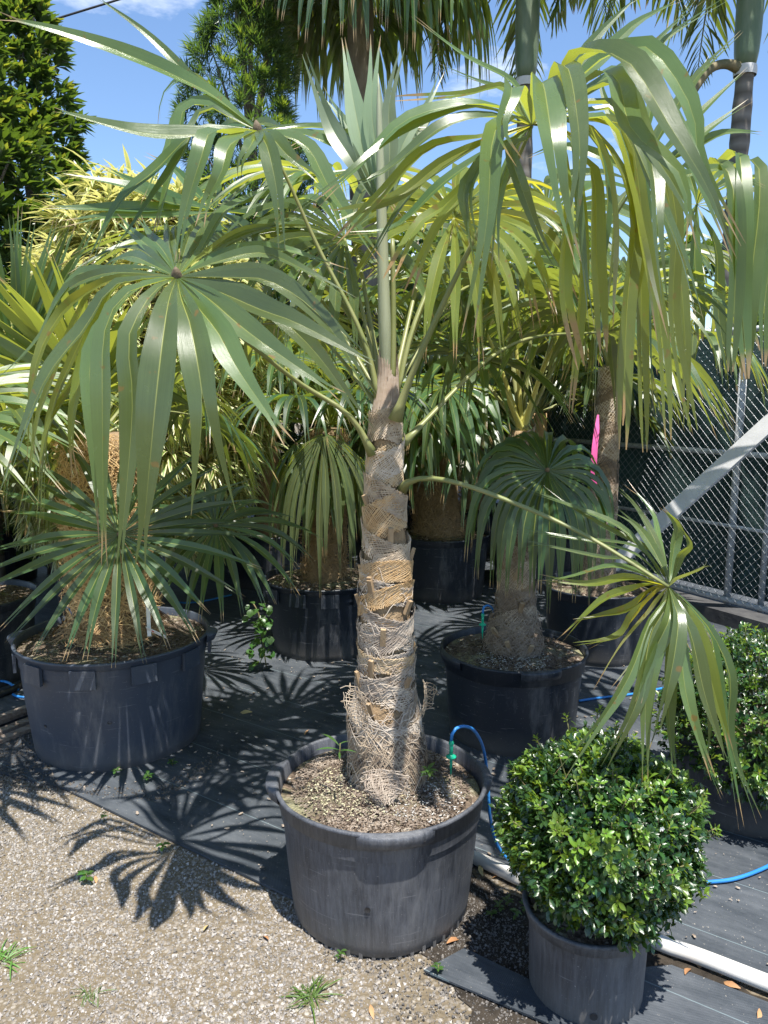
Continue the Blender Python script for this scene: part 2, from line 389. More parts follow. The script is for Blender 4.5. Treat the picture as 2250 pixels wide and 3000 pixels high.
# ------------------------------------------------------------------ ground
def sheet(name, poly, z, mat, sub=0, thick=0.0):
    mb = MB(); n = len(poly)
    if thick:
        v = [(*p[:2], z) for p in poly] + [(*p[:2], z - thick) for p in poly]
        mb.add(v, [tuple(range(n))] + [(i, i + n, (i + 1) % n + n, (i + 1) % n) for i in range(n)])
    else: mb.add([(*p[:2], z) for p in poly], [tuple(range(n))])
    return build(mb, name, mat, smooth=False)
tag(sheet('ground', [(-300, -60), (300, -60), (300, 600), (-300, 600)], 0, GROUND), kind='structure')
def ragged(pts, step=.05, amp=.012):
    out = []
    for i in range(len(pts)):
        a, b = np.array(pts[i][:2]), np.array(pts[(i + 1) % len(pts)][:2]); n = max(1, min(60, int(np.linalg.norm(b - a) / step)))
        for k in range(n): out.append(tuple(a + (b - a) * k / n + rng.normal(0, amp, 2) * (1 if k else .3)))
    return out
eA, eB = GD(140, 1708), GD(640, 1950)
ed = nrm(eB - eA); FABRIC = fabric_mat(math.atan2(ed[1], ed[0]))
eP1 = GD(1030, 1872); eP2 = GD(1110, 1920)
# the big mat under the palms: front edge from the large pot past the middle pot, then along the white pipe
mat_poly = [eA] + [eA + ed * s + A3(0, 0, 0) for s in np.linspace(.3, 1.5, 5)] + [GD(820, 1960), eP1, GD(1120, 1915), GD(1440, 2030), GD(1740, 2155), A3(3.2, 1.9, 0), A3(9, 2.2, 0), A3(9, 14, 0), A3(-9, 14, 0), A3(-9, 4.2, 0), A3(-2.6, 3.4, 0)]
tag(sheet('landscape_fabric', [p[:2] for p in mat_poly], .012, FABRIC, thick=.008), kind='structure')
tag(sheet('landscape_fabric', [GD(915, 2106)[:2], GD(1003, 2058)[:2], GD(1150, 2130)[:2], GD(1330, 2105)[:2], GD(1450, 2095)[:2], GD(1720, 2200)[:2], (2.6, 1.2), (2.6, .6), (.5, .6), GD(1190, 2225)[:2]], .016, FABRIC, thick=.006), kind='structure')
tag(sheet('damp_soil', ragged([GD(880, 2050), GD(950, 2090), GD(985, 2150), GD(1010, 2212), GD(1040, 2330), GD(1700, 2330), GD(1720, 2190), GD(1300, 2010), GD(1110, 1935), GD(1010, 1880), GD(900, 1960)], .04, .018), .004, DSOIL), kind='structure')

# ico-like pebble template
def grit_template():
    v = np.array([(1, 0, 0), (-1, 0, 0), (0, 1, 0), (0, -1, 0), (0, 0, 1), (0, 0, -1)], float) + rng.normal(0, .18, (6, 3))
    return v, np.array([(0, 2, 4), (2, 1, 4), (1, 3, 4), (3, 0, 4), (2, 0, 5), (1, 2, 5), (3, 1, 5), (0, 3, 5)])
def pebble_template():
    ph = (1 + 5 ** .5) / 2
    v = np.array([(-1, ph, 0), (1, ph, 0), (-1, -ph, 0), (1, -ph, 0), (0, -1, ph), (0, 1, ph), (0, -1, -ph), (0, 1, -ph), (ph, 0, -1), (ph, 0, 1), (-ph, 0, -1), (-ph, 0, 1)], float)
    v /= np.linalg.norm(v[0]); v += rng.normal(0, .13, v.shape)
    f = np.array([(0, 11, 5), (0, 5, 1), (0, 1, 7), (0, 7, 10), (0, 10, 11), (1, 5, 9), (5, 11, 4), (11, 10, 2), (10, 7, 6), (7, 1, 8), (3, 9, 4), (3, 4, 2), (3, 2, 6), (3, 6, 8), (3, 8, 9), (4, 9, 5), (2, 4, 11), (6, 2, 10), (8, 6, 7), (9, 8, 1)])
    return v, f
def stone_mat():
    m, t, b, o = new_mat('gravel_stones')
    v = t.nodes.new('ShaderNodeNewGeometry').outputs['Random Per Island']
    col = ramp(t, v, [(0, (.09, .085, .08)), (.3, (.19, .178, .165)), (.6, (.27, .25, .232)), (.9, (.36, .34, .32)), (1, (.52, .49, .46))])
    L(t, mixc(t, .25, col, mixc(t, noise(t, 90, 3), (.2, .16, .12), (.5, .46, .4))), b.inputs['Base Color']); b.inputs['Roughness'].default_value = .85; b.inputs['Specular IOR Level'].default_value = .25
    return m
STONE = stone_mat()
def inside(poly, xy):
    x, y = xy[:, 0], xy[:, 1]; r = np.zeros(len(xy), bool); j = len(poly) - 1
    for i in range(len(poly)):
        xi, yi = poly[i][:2]; xj, yj = poly[j][:2]
        c = ((yi > y) != (yj > y)) & (x < (xj - xi) * (y - yi) / (yj - yi + 1e-12) + xi); r ^= c; j = i
    return r
gp = [GD(-60, 1640)[:2], GD(130, 1705)[:2], GD(640, 1952)[:2], GD(760, 2040)[:2], GD(880, 2062)[:2], GD(960, 2100)[:2], GD(1015, 2212)[:2], GD(1045, 2330)[:2], GD(-60, 2330)[:2]]
def gravel(n, poly, smin, smax, z=0):
    lo = np.min(np.array([p[:2] for p in poly]), 0); hi = np.max(np.array([p[:2] for p in poly]), 0)
    xy = rng.uniform(lo, hi, (n, 2)); xy = xy[inside(poly, xy)]
    # patches of bare dirt
    g = np.sin(xy[:, 0] * 5.1 + 1.2) * np.sin(xy[:, 1] * 4.3 + .4) + .6 * np.sin(xy[:, 0] * 11 + xy[:, 1] * 7)
    keep = rng.uniform(size=len(xy)) < np.clip(.74 - .30 * g, .25, 1); xy = xy[keep]
    s = smin + (smax - smin) * rng.uniform(size=len(xy)) ** 4.0
    tv, tf = grit_template(); Rm = axes_from(rand_dirs(len(xy)), rng.uniform(0, 6.28, len(xy)))
    sc3 = 1.15 * np.stack([s, s * rng.uniform(.6, 1, len(s)), s * rng.uniform(.45, .8, len(s))], 1)
    pos = np.column_stack([xy, z + s * .22])
    v, f, _ = scatter(tv, tf, np.zeros((6, 2)), Rm, pos, sc3)
    return v, f
v, f = gravel(118000, gp, .0016, .0072)
tag(obj('gravel', fast_mesh('gravel', v, f, smooth=False, mats=[STONE])), 'loose pale grey and tan gravel in front of the pots', 'gravel', kind='stuff')
dp = [GD(700, 2060)[:2], GD(800, 2110)[:2], GD(940, 2330)[:2], GD(1250, 2330)[:2], GD(1120, 1945)[:2], GD(1010, 1885)[:2]]
v, f = gravel(16000, dp, .0016, .007, .004)
tag(obj('gravel', fast_mesh('gravel', v, f, smooth=False, mats=[plain('dark_stones', (.05, .045, .04), (.22, .2, .18), 60, .85, 0)])), 'dark grit on the damp soil between the two front pots', 'grit', kind='stuff')

gp2 = [GD(-60, 1600)[:2], GD(70, 1560)[:2], GD(120, 1690)[:2], GD(330, 1716)[:2], GD(470, 1630)[:2], GD(480, 1650)[:2], GD(350, 1738)[:2], GD(170, 1722)[:2], GD(60, 1716)[:2], GD(-60, 1700)[:2]]
v, f = gravel(9000, gp2, .002, .009, .012)
tag(obj('gravel', fast_mesh('gravel', v, f, smooth=False, mats=[plain('dark_grit', (.04, .034, .028), (.17, .145, .12), 60, .9, 0)])), 'dark crumbly mulch around the foot of the wide tub', 'mulch', kind='stuff')

# ------------------------------------------------------------------ pots
def pot(x, d, r, h, label, body, rim, tabs=0, lugs=(), ribs=0, holes=(), soil_drop=.035, name='nursery_pot', taper=.86, group=None, seg=72, rimh=.045, drain=0):
    o = empty(name, (x, d, 0), label, 'plant pot', group); c = (x, d, 0)
    ov = rng.uniform(-.008, .008); ph = rng.uniform(0, 6)
    wob = lambda a, rr, z: rr * (1 + ov * np.cos(2 * a + ph) + .004 * np.sin(5 * a + ph) + .0025 * np.sin(9 * a + 7 * z + ph) + .002 * np.sin(3 * a - 14 * z))
    rb = r * taper
    def rad(z): return rb + (r - .012 - rb) * (z / h) ** .9
    zs = np.linspace(.012, h - rimh, 12)
    prof = [(rb * .93, .002), (rb * .985, .006)] + [(rad(z), z) for z in zs]
    mb = MB(); mb.lathe([(0.02, .004)] + prof, seg, c, wob); build(mb, 'pot_wall', body, o)
    # rim: step, rolled lip, inner wall
    ri = rad(h - rimh)
    mb = MB(); mb.lathe([(ri - .003, h - rimh - .004), (ri + .010, h - rimh), (ri + .012, h - .018), (r + .002, h - .013), (r + .006, h - .006), (r + .003, h), (r - .004, h + .001), (r - .009, h - .005), (r - .014, h - soil_drop - .05)], seg, c, wob)
    rimo = build(mb, 'rim', rim, o)
    for a, wdt, ext in lugs:      # grip lugs pulled out of the rim
        mb = MB(); aa = np.linspace(-wdt, wdt, 11); vv = []
        for q in aa:
            e = ext * (1 - (q / wdt) ** 4) ; ca, sa = math.cos(a + q), math.sin(a + q)
            for rr, zz in ((r - .002, h - .001), (r + e, h - .004), (r + e + .004, h - .014), (r + e * .8, h - .040), (ri + .009, h - .052)): vv.append((x + rr * ca, d + rr * sa, zz + .002))
        ff = [(i * 5 + j, (i + 1) * 5 + j, (i + 1) * 5 + j + 1, i * 5 + j + 1) for i in range(10) for j in range(4)]
        mb.add(vv, ff); build(mb, 'grip_lug', rim, o)
    for k in range(tabs):
        a = 6.2832 * (k + .3) / tabs; mb = MB(); ca, sa = math.cos(a), math.sin(a)
        mb.box((x + (ri + .012) * ca, d + (ri + .012) * sa, h - rimh - .034), (.014, .105, .080), a); build(mb, 'rim_tab', body, o, smooth=False)
    if ribs:
        for k in range(ribs):
            a = 6.2832 * k / ribs
            if math.sin(a) > .35: continue
            mb = MB(); mb.box((x + (rb * .975) * math.cos(a), d + rb * .975 * math.sin(a), .014), (.016, .011, .028), a); build(mb, 'base_rib', body, o, smooth=False)
    for a, z, q in holes:
        mb = MB(); rr = rad(z); ca, sa = math.cos(a), math.sin(a); cc = A3(x + rr * ca, d + rr * sa, z)
        tx, tz = A3(-sa, ca, 0), A3(0, 0, 1); nn = A3(ca, sa, 0)
        vv = [cc + q * (math.cos(t_) * tx + math.sin(t_) * tz) + nn * .0025 for t_ in np.arange(10) * .6283] + [cc + .55 * q * (math.cos(t_) * tx + math.sin(t_) * tz) + nn * .0012 for t_ in np.arange(10) * .6283]
        mb.add(vv, [(i, (i + 1) % 10, (i + 1) % 10 + 10, i + 10) for i in range(10)] + [tuple(range(10, 20))]); build(mb, 'drain_hole', BLACKT, o)
    # soil
    rs = r - .015; mb = MB(); rings = np.linspace(0, rs, 12); vv = []; sg = 48; a = np.arange(sg) * 6.2832 / sg
    for i, q in enumerate(rings):
        z = h - soil_drop + .045 * (1 - (q / rs) ** 1.4) * soil_drop / .035 * .5 + (.010 * np.sin(3 * a + q * 30) * np.cos(2 * a - q * 23) + rng.normal(0, .0025, sg)) * (1 if i < 11 else .3)
        vv.append(np.stack([x + q * np.cos(a), d + q * np.sin(a), np.broadcast_to(z, a.shape)], 1))
    vv = np.concatenate(vv); ff = [(i * sg + j, (i + 1) * sg + j, (i + 1) * sg + (j + 1) % sg, i * sg + (j + 1) % sg) for i in range(11) for j in range(sg)]
    mb.add(vv, ff); build(mb, 'soil', SOIL, o)
    return o
def chips(po, x, d, r, z, n, mat=CHIP, name='bark_mulch', smax=.008):
    a = rng.uniform(0, 6.28, n); q = (r - .03) * np.sqrt(rng.uniform(.03, 1, n))
    pos = np.column_stack([x + q * np.cos(a), d + q * np.sin(a), z + .022 * (1 - (q / r) ** 1.4) + rng.uniform(0, .007, n)])
    tv, tf = grit_template(); s = .0022 + smax * rng.uniform(size=n) ** 2.2 * .6
    dirs = rand_dirs(n); dirs[:, 2] *= .25
    v, f, _ = scatter(tv, tf, np.zeros((6, 2)), axes_from(dirs), pos, np.stack([s * .55, s * 1.2, s * .3], 1))
    o = obj(name, fast_mesh(name, v - np.array(po.location), f, smooth=False, mats=[mat]), po); o['kind'] = 'stuff'; return o

MX, MD = float(GD(822, 1686, .42)[0]), 2.23
main_pot = pot(MX, MD, .322, .42, 'big dusty black nursery pot holding the tall palm with bare woven trunk', POT_GREY, POT_GREY, lugs=((R(180), .30, .030), (R(-82), .34, .016), (R(5), .26, .022), (R(95), .3, .02)), ribs=46, holes=((R(-97), .17, .009),), soil_drop=.045, rimh=.055, taper=.845)
chips(main_pot, MX, MD, .305, .385, 8000)
chips(main_pot, MX - .06, MD - .05, .20, .390, 900, plain('pale_fertiliser_grit', (.34, .33, .24), (.55, .50, .30), 40, .9, 0), 'pale_grit', .005)
chips(pot2 if False else main_pot, MX + .12, MD - .1, .16, .388, 300, plain('grey_perlite_grit', (.40, .40, .38), (.6, .6, .58), 40, .9, 0), 'pale_grit', .004)
LX, LD = -1.235, 3.40
left_pot = pot(LX, LD, .425, .505, 'very wide grey-black tub with small tabs under its rim, palm with hairy trunk', POT_SMOOTH, POT_SMOOTH, tabs=11, lugs=((R(184), .13, .045), (R(4), .13, .035)), holes=((R(-88), .215, .009), (R(-76), .235, .009), (R(-98), .17, .008), (R(-90), .155, .008), (R(-80), .15, .007), (R(-120), .2, .007)), taper=.865, rimh=.035)
chips(left_pot, LX, LD, .43, .475, 2600)
P2X, P2D = .605, 3.45
pot2 = pot(P2X, P2D, .335, .42, 'plain black nursery pot with brightly lit soil, behind the clipped round shrub', POT_BLACK, POT_BLACK, lugs=((R(-78), .28, .014), (R(200), .3, .016)), rimh=.075)
chips(pot2, P2X, P2D, .32, .39, 1700)
chips(pot2, P2X - .02, P2D - .10, .20, .392, 700, plain('pale_perlite', (.38, .38, .34), (.58, .56, .5), 40, .9, 0), 'pale_grit', .006)
P3X, P3D = -.37, 4.68
pot3 = pot(P3X, P3D, .375, .46, 'black tub with a palm of limp hanging leaves, vine at its side', POT_BLACK, POT_BLACK, tabs=12, rimh=.035)
chips(pot3, P3X, P3D, .36, .43, 900)
P4X, P4D = .44, 5.95
pot4 = pot(P4X, P4D, .39, .50, 'black tub in deep shade at the back, under a dark palm', POT_BLACK, POT_BLACK, rimh=.05)
P5X, P5D = 1.30, 4.55
pot5 = pot(P5X, P5D, .33, .44, 'black pot with sunlit pale soil, palm marked by a pink ribbon', POT_BLACK, POT_BLACK, rimh=.05)
chips(pot5, P5X, P5D, .31, .41, 900)
P7X, P7D = -2.32, 4.15
pot7 = pot(P7X, P7D, .36, .48, 'black pot behind the wide hairy-trunk palm tub, cut by the photo edge', POT_BLACK, POT_BLACK, rimh=.05)
BX, BD = .545, 1.86
pot6 = pot(BX, BD, .168, .255, 'small scuffed black pot under the clipped round green shrub beside the white pipe', POT_SMALL, POT_SMALL, holes=((R(-97), .045, .010),), rimh=.035, taper=.88, soil_drop=.02)
B2X, B2D = 1.40, 2.80
pot8 = pot(B2X, B2D, .30, .33, 'wide black pot with toothed base holding the second round shrub', POT_BLACK, POT_BLACK, ribs=36, rimh=.04, soil_drop=.02)

# ------------------------------------------------------------------ palm leaf segments
PROF_T = [0, .06, .14, .28, .44, .56, .64, .80, .93, 1]
PROF_W = [.06, .20, .42, .78, 1.0, .95, .76, .42, .15, .02]
HANG = ([0, .06, .14, .3, .55, .78, .90, .97, 1], [.06, .2, .42, .72, 1.0, .92, .66, .34, .12])
def segment(pts, n0, wmax, split=.72, gap=.012, fold=.75, rows=15, prof=(PROF_T, PROF_W), wave=.10, twist=0.0, face=None, facek=0.0):
    C = crom(pts, rows); T = np.gradient(C, axis=0); T /= np.linalg.norm(T, axis=1)[:, None] + 1e-12
    W = nrm(np.cross(T[0], n0)); V = [[], []]; UV = [[], []]
    w1, w2 = rnd.uniform(0, 6), rnd.uniform(3, 8); turn = 0.0
    if facek:
        Wq = W.copy()
        for i in range(rows + 1): Wq = nrm(Wq - T[i] * (Wq @ T[i]))
        Nq = np.cross(Wq, T[-1]); fp_ = np.asarray(face, float); fp_ = fp_ - T[-1] * (fp_ @ T[-1]); fl = np.linalg.norm(fp_)
        if fl > .2: fp_ = fp_ / fl; turn = -facek * max(-1.9, min(1.9, math.atan2(np.cross(Nq, fp_) @ T[-1], Nq @ fp_)))
    for i in range(rows + 1):
        t = i / rows; W = nrm(W - T[i] * (W @ T[i])); Nn = np.cross(W, T[i])
        q_ = min(1, t / .45); tw = twist * t * t + turn * q_ * q_ * (3 - 2 * q_); Wt = math.cos(tw) * W + math.sin(tw) * Nn; Nt = -math.sin(tw) * W + math.cos(tw) * Nn
        hw = wmax * .5 * np.interp(t, prof[0], prof[1]); phi = fold * (1 - t) ** 1.2 * .9 + .24 + wave * math.sin(w1 + w2 * t * 2)
        g = max(0, (t - split) / (1 - split)); off = gap * g ** 1.3
        for si, s in enumerate((-1, 1)):
            E = s * math.cos(phi) * Wt + math.sin(phi) * Nt
            inner = .45 * g * 0 + 0.0
            for k in (0, .5, 1):
                V[si].append(C[i] + s * Wt * off + E * hw * (inner + k * (1 - inner)) + Nt * (.06 * hw * (k - k * k) * 4) * s * 0); UV[si].append((.5 + s * k * .5, t))
    n = (rows + 1) * 3; f = []
    for i in range(rows):
        for k in range(2):
            a = i * 3 + k
            f.append((a, a + 3, a + 4, a + 1)); f.append((n + a, n + a + 1, n + a + 4, n + a + 3))
    return np.array(V[0] + V[1]), f, np.array(UV[0] + UV[1])

def petiole(parent, pts, r0=.011, r1=.006, mat=PETIOLE, name='frond', hast=True, sheath=True):
    C = crom(pts, 18); t = np.linspace(0, 1, 19); r = r0 * (1 - t) + r1 * t
    if sheath: r = r * (1 + 1.1 * np.exp(-t * 22))
    mb = MB().tube(C, r, 8, flat=.7); o = build(mb, name, mat, parent)
    if hast:
        a = C[-1] - .6 * r1 * nrm(C[-1] - C[-2]); b = C[-1] + nrm(C[-1] - C[-2]) * .012
    return o
def hand_frond(parent, base_pts, hub, view, hubd, n0, segs, mat, wscale, pet=PETIOLE, r0=.012, hast=True, facek=.55, hang=0, wk=1.12):
    """a leaf set out segment by segment; segs rows: width, then (x, y, depth offset) points from hub to tip"""
    h = view(hub[0], hub[1], hubd); o = petiole(parent, list(base_pts) + [h], r0, .006, pet)
    n0 = nrm(np.asarray(n0, float))
    if hast:
        mb = MB(); q = h + n0 * .006; ax = np.array([nrm(np.cross(n0, A3(0, 0, 1) + .01)), nrm(np.cross(n0, np.cross(n0, A3(0, 0, 1) + .01))), n0])
        mb.lathe([(.014, -.006), (.013, .004), (.008, .014), (.002, .022)], 8, close=True); mb.v[0] = mb.v[0] @ ax + q; build(mb, 'hastula', HASTULA, o)
    for row in segs:
        wd, pts = row[0], row[1]; kw = row[2] if len(row) > 2 else {}
        m_ = kw.get('mat', mat); c = [h] + [view(p[0], p[1], hubd + p[2]) + np.array([rnd.gauss(0, .0012 + .0035 * q_) for _ in range(3)]) * (1.6 if m_ is LF_OLD else 1) for q_, p in enumerate(pts)]
        v, f, uv = segment(c, n0, wd * wscale * wk, split=kw.get('split', rnd.uniform(.66, .85)), gap=kw.get('gap', rnd.uniform(.004, .014)), twist=kw.get('twist', rnd.uniform(-.25, .25)), fold=kw.get('fold', .5), prof=HANG if (hang and m_ is LF_OLD) or hang == 2 else (PROF_T, PROF_W), face=kw.get('face', (0, -1, .25)), facek=kw.get('facek', facek if m_ is not LF_OLD else max(facek, .85)))
        mb = MB().add(v, f, uv); build(mb, 'leaf_segment', m_, o)
    return o
def auto_frond(parent, base, hub, mat, n=26, length=.55, droop=1.0, width=.045, spread=R(155), stiff=.3, pet=PETIOLE, normal=None, tilt=0.0, sag=.12, r0=.010, separate=True, jit=.08, dead=0, bend=None, aim=None, keep=1.0):
    base = np.asarray(base, float); hub = np.asarray(hub, float); mid = (base + hub) / 2 + A3(0, 0, np.linalg.norm(hub - base) * sag)
    if bend is not None: mid = mid + np.asarray(bend)
    o = petiole(parent, [base, mid, hub], r0, .0055, pet)
    p = nrm(hub - mid) if aim is None else nrm(np.asarray(aim, float))
    nn = A3(0, 0, 1) if normal is None else np.asarray(normal, float); nn = nrm(nn - p * (nn @ p)); s = np.cross(p, nn)
    p, nn = math.cos(tilt) * p - math.sin(tilt) * nn, math.cos(tilt) * nn + math.sin(tilt) * p
    allmb = MB()
    for k in range(n):
        if rnd.random() > keep: continue
        th = -spread + 2 * spread * (k + .5) / n + rnd.gauss(0, .02)
        dr = nrm(math.cos(th) * p + math.sin(th) * s + nn * (.10 + rnd.gauss(0, .04))); ln = length * (1 - .22 * (abs(th) / math.pi) ** 2) * rnd.uniform(1 - jit * 1.5, 1 + jit)
        steps = 8; ds = ln / steps; pt = hub.copy(); pts = [pt.copy()]; dd = dr.copy(); dq = droop * rnd.uniform(.75, 1.25)
        for i in range(steps):
            t = (i + .5) / steps; gfac = 0 if t < stiff * .5 else min(1, (t - stiff * .5) / .35)
            dd = nrm(dd + A3(0, 0, -1) * dq * gfac * 1.6 / steps * 1.5 + np.array([rnd.gauss(0, .025) for _ in range(3)])); pt = pt + dd * ds; pts.append(pt.copy())
        v, f, uv = segment(pts, nn, width * rnd.uniform(.85, 1.15), rows=10, gap=rnd.uniform(.002, .012), twist=rnd.gauss(0, .35))
        if separate: build(MB().add(v, f, uv), 'leaf_segment', mat, o)
        else: allmb.add(v, f, uv)
    if not separate: build(allmb, 'leaf_blade', mat, o)
    return o

# ------------------------------------------------------------------ the main palm
TR = [(2300, 1030, 1240), (2230, 1026, 1243), (2175, 1024, 1240), (2080, 1024, 1226), (2016, 1045, 1213), (1921, 1052, 1211), (1795, 1051, 1208), (1659, 1057, 1204), (1572, 1064, 1194), (1456, 1067, 1186), (1369, 1075, 1180), (1282, 1078, 1178), (1210, 1088, 1171), (1152, 1101, 1168), (1100, 1108, 1167)]
TD = MD + .02
ax_pts = np.array([P((a + b) / 2, y, TD) for y, a, b in TR]); ax_r = np.array([np.linalg.norm(P(b, y, TD) - P(a, y, TD)) / 2 for y, a, b in TR])
zk = ax_pts[:, 2]
def axis_at(z): return A3(np.interp(z, zk, ax_pts[:, 0]), np.interp(z, zk, ax_pts[:, 1]), z)
def rad_at(z): return float(np.interp(z, zk, ax_r))
def zS(y): return float(np.interp(-y, [-r[0] for r in TR], zk))
palm = empty('palm_tree', (float(ax_pts[0][0]), TD, .39), 'tall palm with bare woven-fibre trunk and big silvery drooping fan leaves', 'palm tree')
mb = MB(); zs = np.linspace(.36, zk[-1] - .02, 70); V = []; sg = 32; aa = np.arange(sg) * 6.2832 / sg
for z in zs:
    r = (rad_at(z) - .007) * (1 + .02 * np.sin(aa * 3 + z * 40) + rng.normal(0, .012, sg)); c = axis_at(z)
    V.append(np.stack([c[0] + r * np.cos(aa), c[1] + r * np.sin(aa), np.full(sg, z)], 1))
mb.add(np.concatenate(V), [(i * sg + j, i * sg + (j + 1) % sg, (i + 1) * sg + (j + 1) % sg, (i + 1) * sg + j) for i in range(69) for j in range(sg)])
build(mb, 'trunk', CORE, palm)

def ribbon(mb, pts, nrmls, wd, lift=.0012):
    """thin raised strand lying on a surface"""
    pts = np.asarray(pts); T = np.gradient(pts, axis=0); S = np.cross(nrmls, T); S /= np.linalg.norm(S, axis=1)[:, None] + 1e-9
    n = len(pts); v = np.concatenate([pts - S * wd / 2, pts + nrmls * lift, pts + S * wd / 2])
    f = []
    for i in range(n - 1): f += [(i, n + i, n + i + 1, i + 1), (n + i, 2 * n + i, 2 * n + i + 1, n + i + 1)]
    mb.add(v, f)
def sheath(parent, zlo, zhi, a0, tilt, mat, axis, rad, ang=.9, space=.0075, wd=.0026, lift0=.002, flare=.004, mess=.0, name='fibre_sheath', arc=(0, 6.2832), chev=.5):
    """net of crossing fibres wrapped round the trunk, its edges slanting"""
    mb = MB(); zc = (zlo + zhi) / 2; r = rad(zc); circ = 6.2832 * r
    for fam in (-1, 1):
        n = int(circ * math.sin(ang) / space * 1.0 * (arc[1] - arc[0]) / 6.2832)
        for k in range(n):
            st = arc[0] + (arc[1] - arc[0]) * (k + rnd.uniform(-.15, .15)) / n; m = 11; t = np.linspace(-.06, 1.03, m) + rnd.uniform(-.03, .03)
            a_lin = st + fam * (t - .5) * (zhi - zlo) / math.tan(ang) / r + rnd.gauss(0, .06 * mess) * t
            a = a_lin + chev * .22 * np.sin(t * 5 + st * 2) + rnd.gauss(0, mess * .25) * np.sin(t * 3.1)
            z = zlo + t * (zhi - zlo) + tilt * r * np.sin(a - a0) + rng.normal(0, .0008 + .003 * mess, m)
            rr = np.array([rad(q) for q in z]) + lift0 + flare * np.clip(t, 0, 1) ** 3 + (.0008 if fam > 0 else 0) + np.abs(rng.normal(0, .0006 + .003 * mess, m))
            c = np.array([axis(q) for q in z]); nn = np.stack([np.cos(a), np.sin(a), np.zeros(m)], 1)
            ribbon(mb, c + nn * rr[:, None], nn, wd * rnd.uniform(.7, 1.25))
    return build(mb, name, mat, parent)
bands = [  # photo rows (bottom, top), slant direction, slant, fibre colour, mess, gold
    (2300, 2215, 4.2, .55, FIB_GREY, .8, .8), (2240, 2150, 1.2, .5, FIB, .9, .7), (2170, 2080, 4.9, .6, FIB, 1.0, .7), (2110, 2030, .6, .7, FIB_GREY, .7, .75),
    (2045, 1985, 2.0, .35, FIB, .7, .6), (2000, 1945, 5.1, .3, FIB_GREY, .5, .6), (1955, 1910, 3.9, .25, FIB_GREY, .3, .6), (1925, 1885, .4, .25, FIB_GOLD, .1, .85), (1890, 1845, 2.5, .45, FIB_GREY, .3, .8),
    (1858, 1800, 5.6, .5, FIB_GREY, .2, .8), (1810, 1765, .9, .5, FIB_GREY, .15, .85), (1775, 1725, 4.0, .45, FIB_GOLD, .1, .9), (1740, 1690, 1.5, .35, FIB_GREY, .3, .7), (1705, 1650, 3.4, .3, FIB_GOLD, .1, .9),
    (1668, 1600, 5.4, .45, FIB, .1, .9), (1618, 1550, .9, .55, FIB, .08, .9), (1565, 1460, 4.4, .5, FIB_GOLD, .05, .95), (1490, 1420, 1.8, .6, FIB, .05, .95), (1450, 1340, 3.6, .7, FIB_GOLD, .04, 1.0), (1365, 1290, 5.9, .6, FIB, .04, 1.0), (1310, 1235, 2.8, .7, FIB, .03, 1.0), (1260, 1185, 5.2, .6, FIB, .04, 1.0)]
for i, (yb, yt, a0, tl, mt, ms, an) in enumerate(bands):
    sheath(palm, zS(yb), zS(yt), a0, tl, mt, axis_at, rad_at, ang=an * .8, mess=ms * .25, flare=.0065, lift0=-.002 + .003 * (i % 2), space=.0058, wd=.0030, chev=.9)
# fine brown fibre sleeve at the top of the trunk (smooth young sheaths)
mb = MB()
for k in range(420):
    a = rnd.uniform(0, 6.28); z0 = zS(1215) + rnd.uniform(-.02, .03); z1 = zS(1105) + rnd.uniform(-.02, .05) * (1 + math.sin(a * 2)); t = np.linspace(0, 1, 6); z = z0 + (z1 - z0) * t
    aq = a + rnd.gauss(0, .12) * t; nn = np.stack([np.cos(aq), np.sin(aq), np.zeros(6)], 1); rr = np.array([rad_at(q) for q in z]) + rnd.uniform(-.006, .0005)
    ribbon(mb, np.array([axis_at(q) for q in z]) + nn * rr[:, None], nn, .0042)
build(mb, 'young_sheath', fibre_mat('young_sheath_fibre', (.27, .20, .15), (.38, .29, .22), (.46, .38, .31)), palm)
# loose fibres round the foot
def loose(parent, n, zlo, zhi, mat, axis, rad, out=.02, ln=.12, wd=.0022, name='loose_fibre', arc=(3.3, 6.1), slope=.5):
    mb = MB()
    for k in range(n):
        a = rnd.uniform(*arc); z = rnd.uniform(zlo, zhi); m = 7; t = np.linspace(0, 1, m); sg_ = rnd.choice((-1, 1)); l = ln * rnd.uniform(.4, 1.2)
        r = rad(z); aa_ = a + sg_ * t * l / r * .8; zz = z - slope * l * t * rnd.uniform(.1, 1.2) - .03 * t * t + .01 * np.sin(t * 6 + k)
        rr = np.array([rad(q) for q in zz]) + out * rnd.uniform(.1, 1) * np.sin(t * 3.14 * rnd.uniform(.5, 1)) + .004
        nn = np.stack([np.cos(aa_), np.sin(aa_), np.zeros(m)], 1); ribbon(mb, np.array([axis(q) for q in zz]) + nn * rr[:, None], nn, wd * rnd.uniform(.7, 1.3))
    o = build(mb, name, mat, parent); o['kind'] = 'stuff'; return o
loose(palm, 260, zS(2240), zS(2080), FIB, axis_at, rad_at, .008, .12, slope=1.3, arc=(4.1, 5.6))
loose(palm, 90, zS(2280), zS(2040), FIB_GREY, axis_at, rad_at, .008, .10)
loose(palm, 180, zS(2190), zS(2100), FIB_DARK, axis_at, rad_at, .006, .10, slope=1.2, arc=(4.5, 5.8))
loose(palm, 50, zS(2060), zS(1900), FIB_GREY, axis_at, rad_at, .005, .08, slope=.2)
loose(palm, 20, zS(1900), zS(1640), FIB_GREY, axis_at, rad_at, .004, .06, slope=.2)
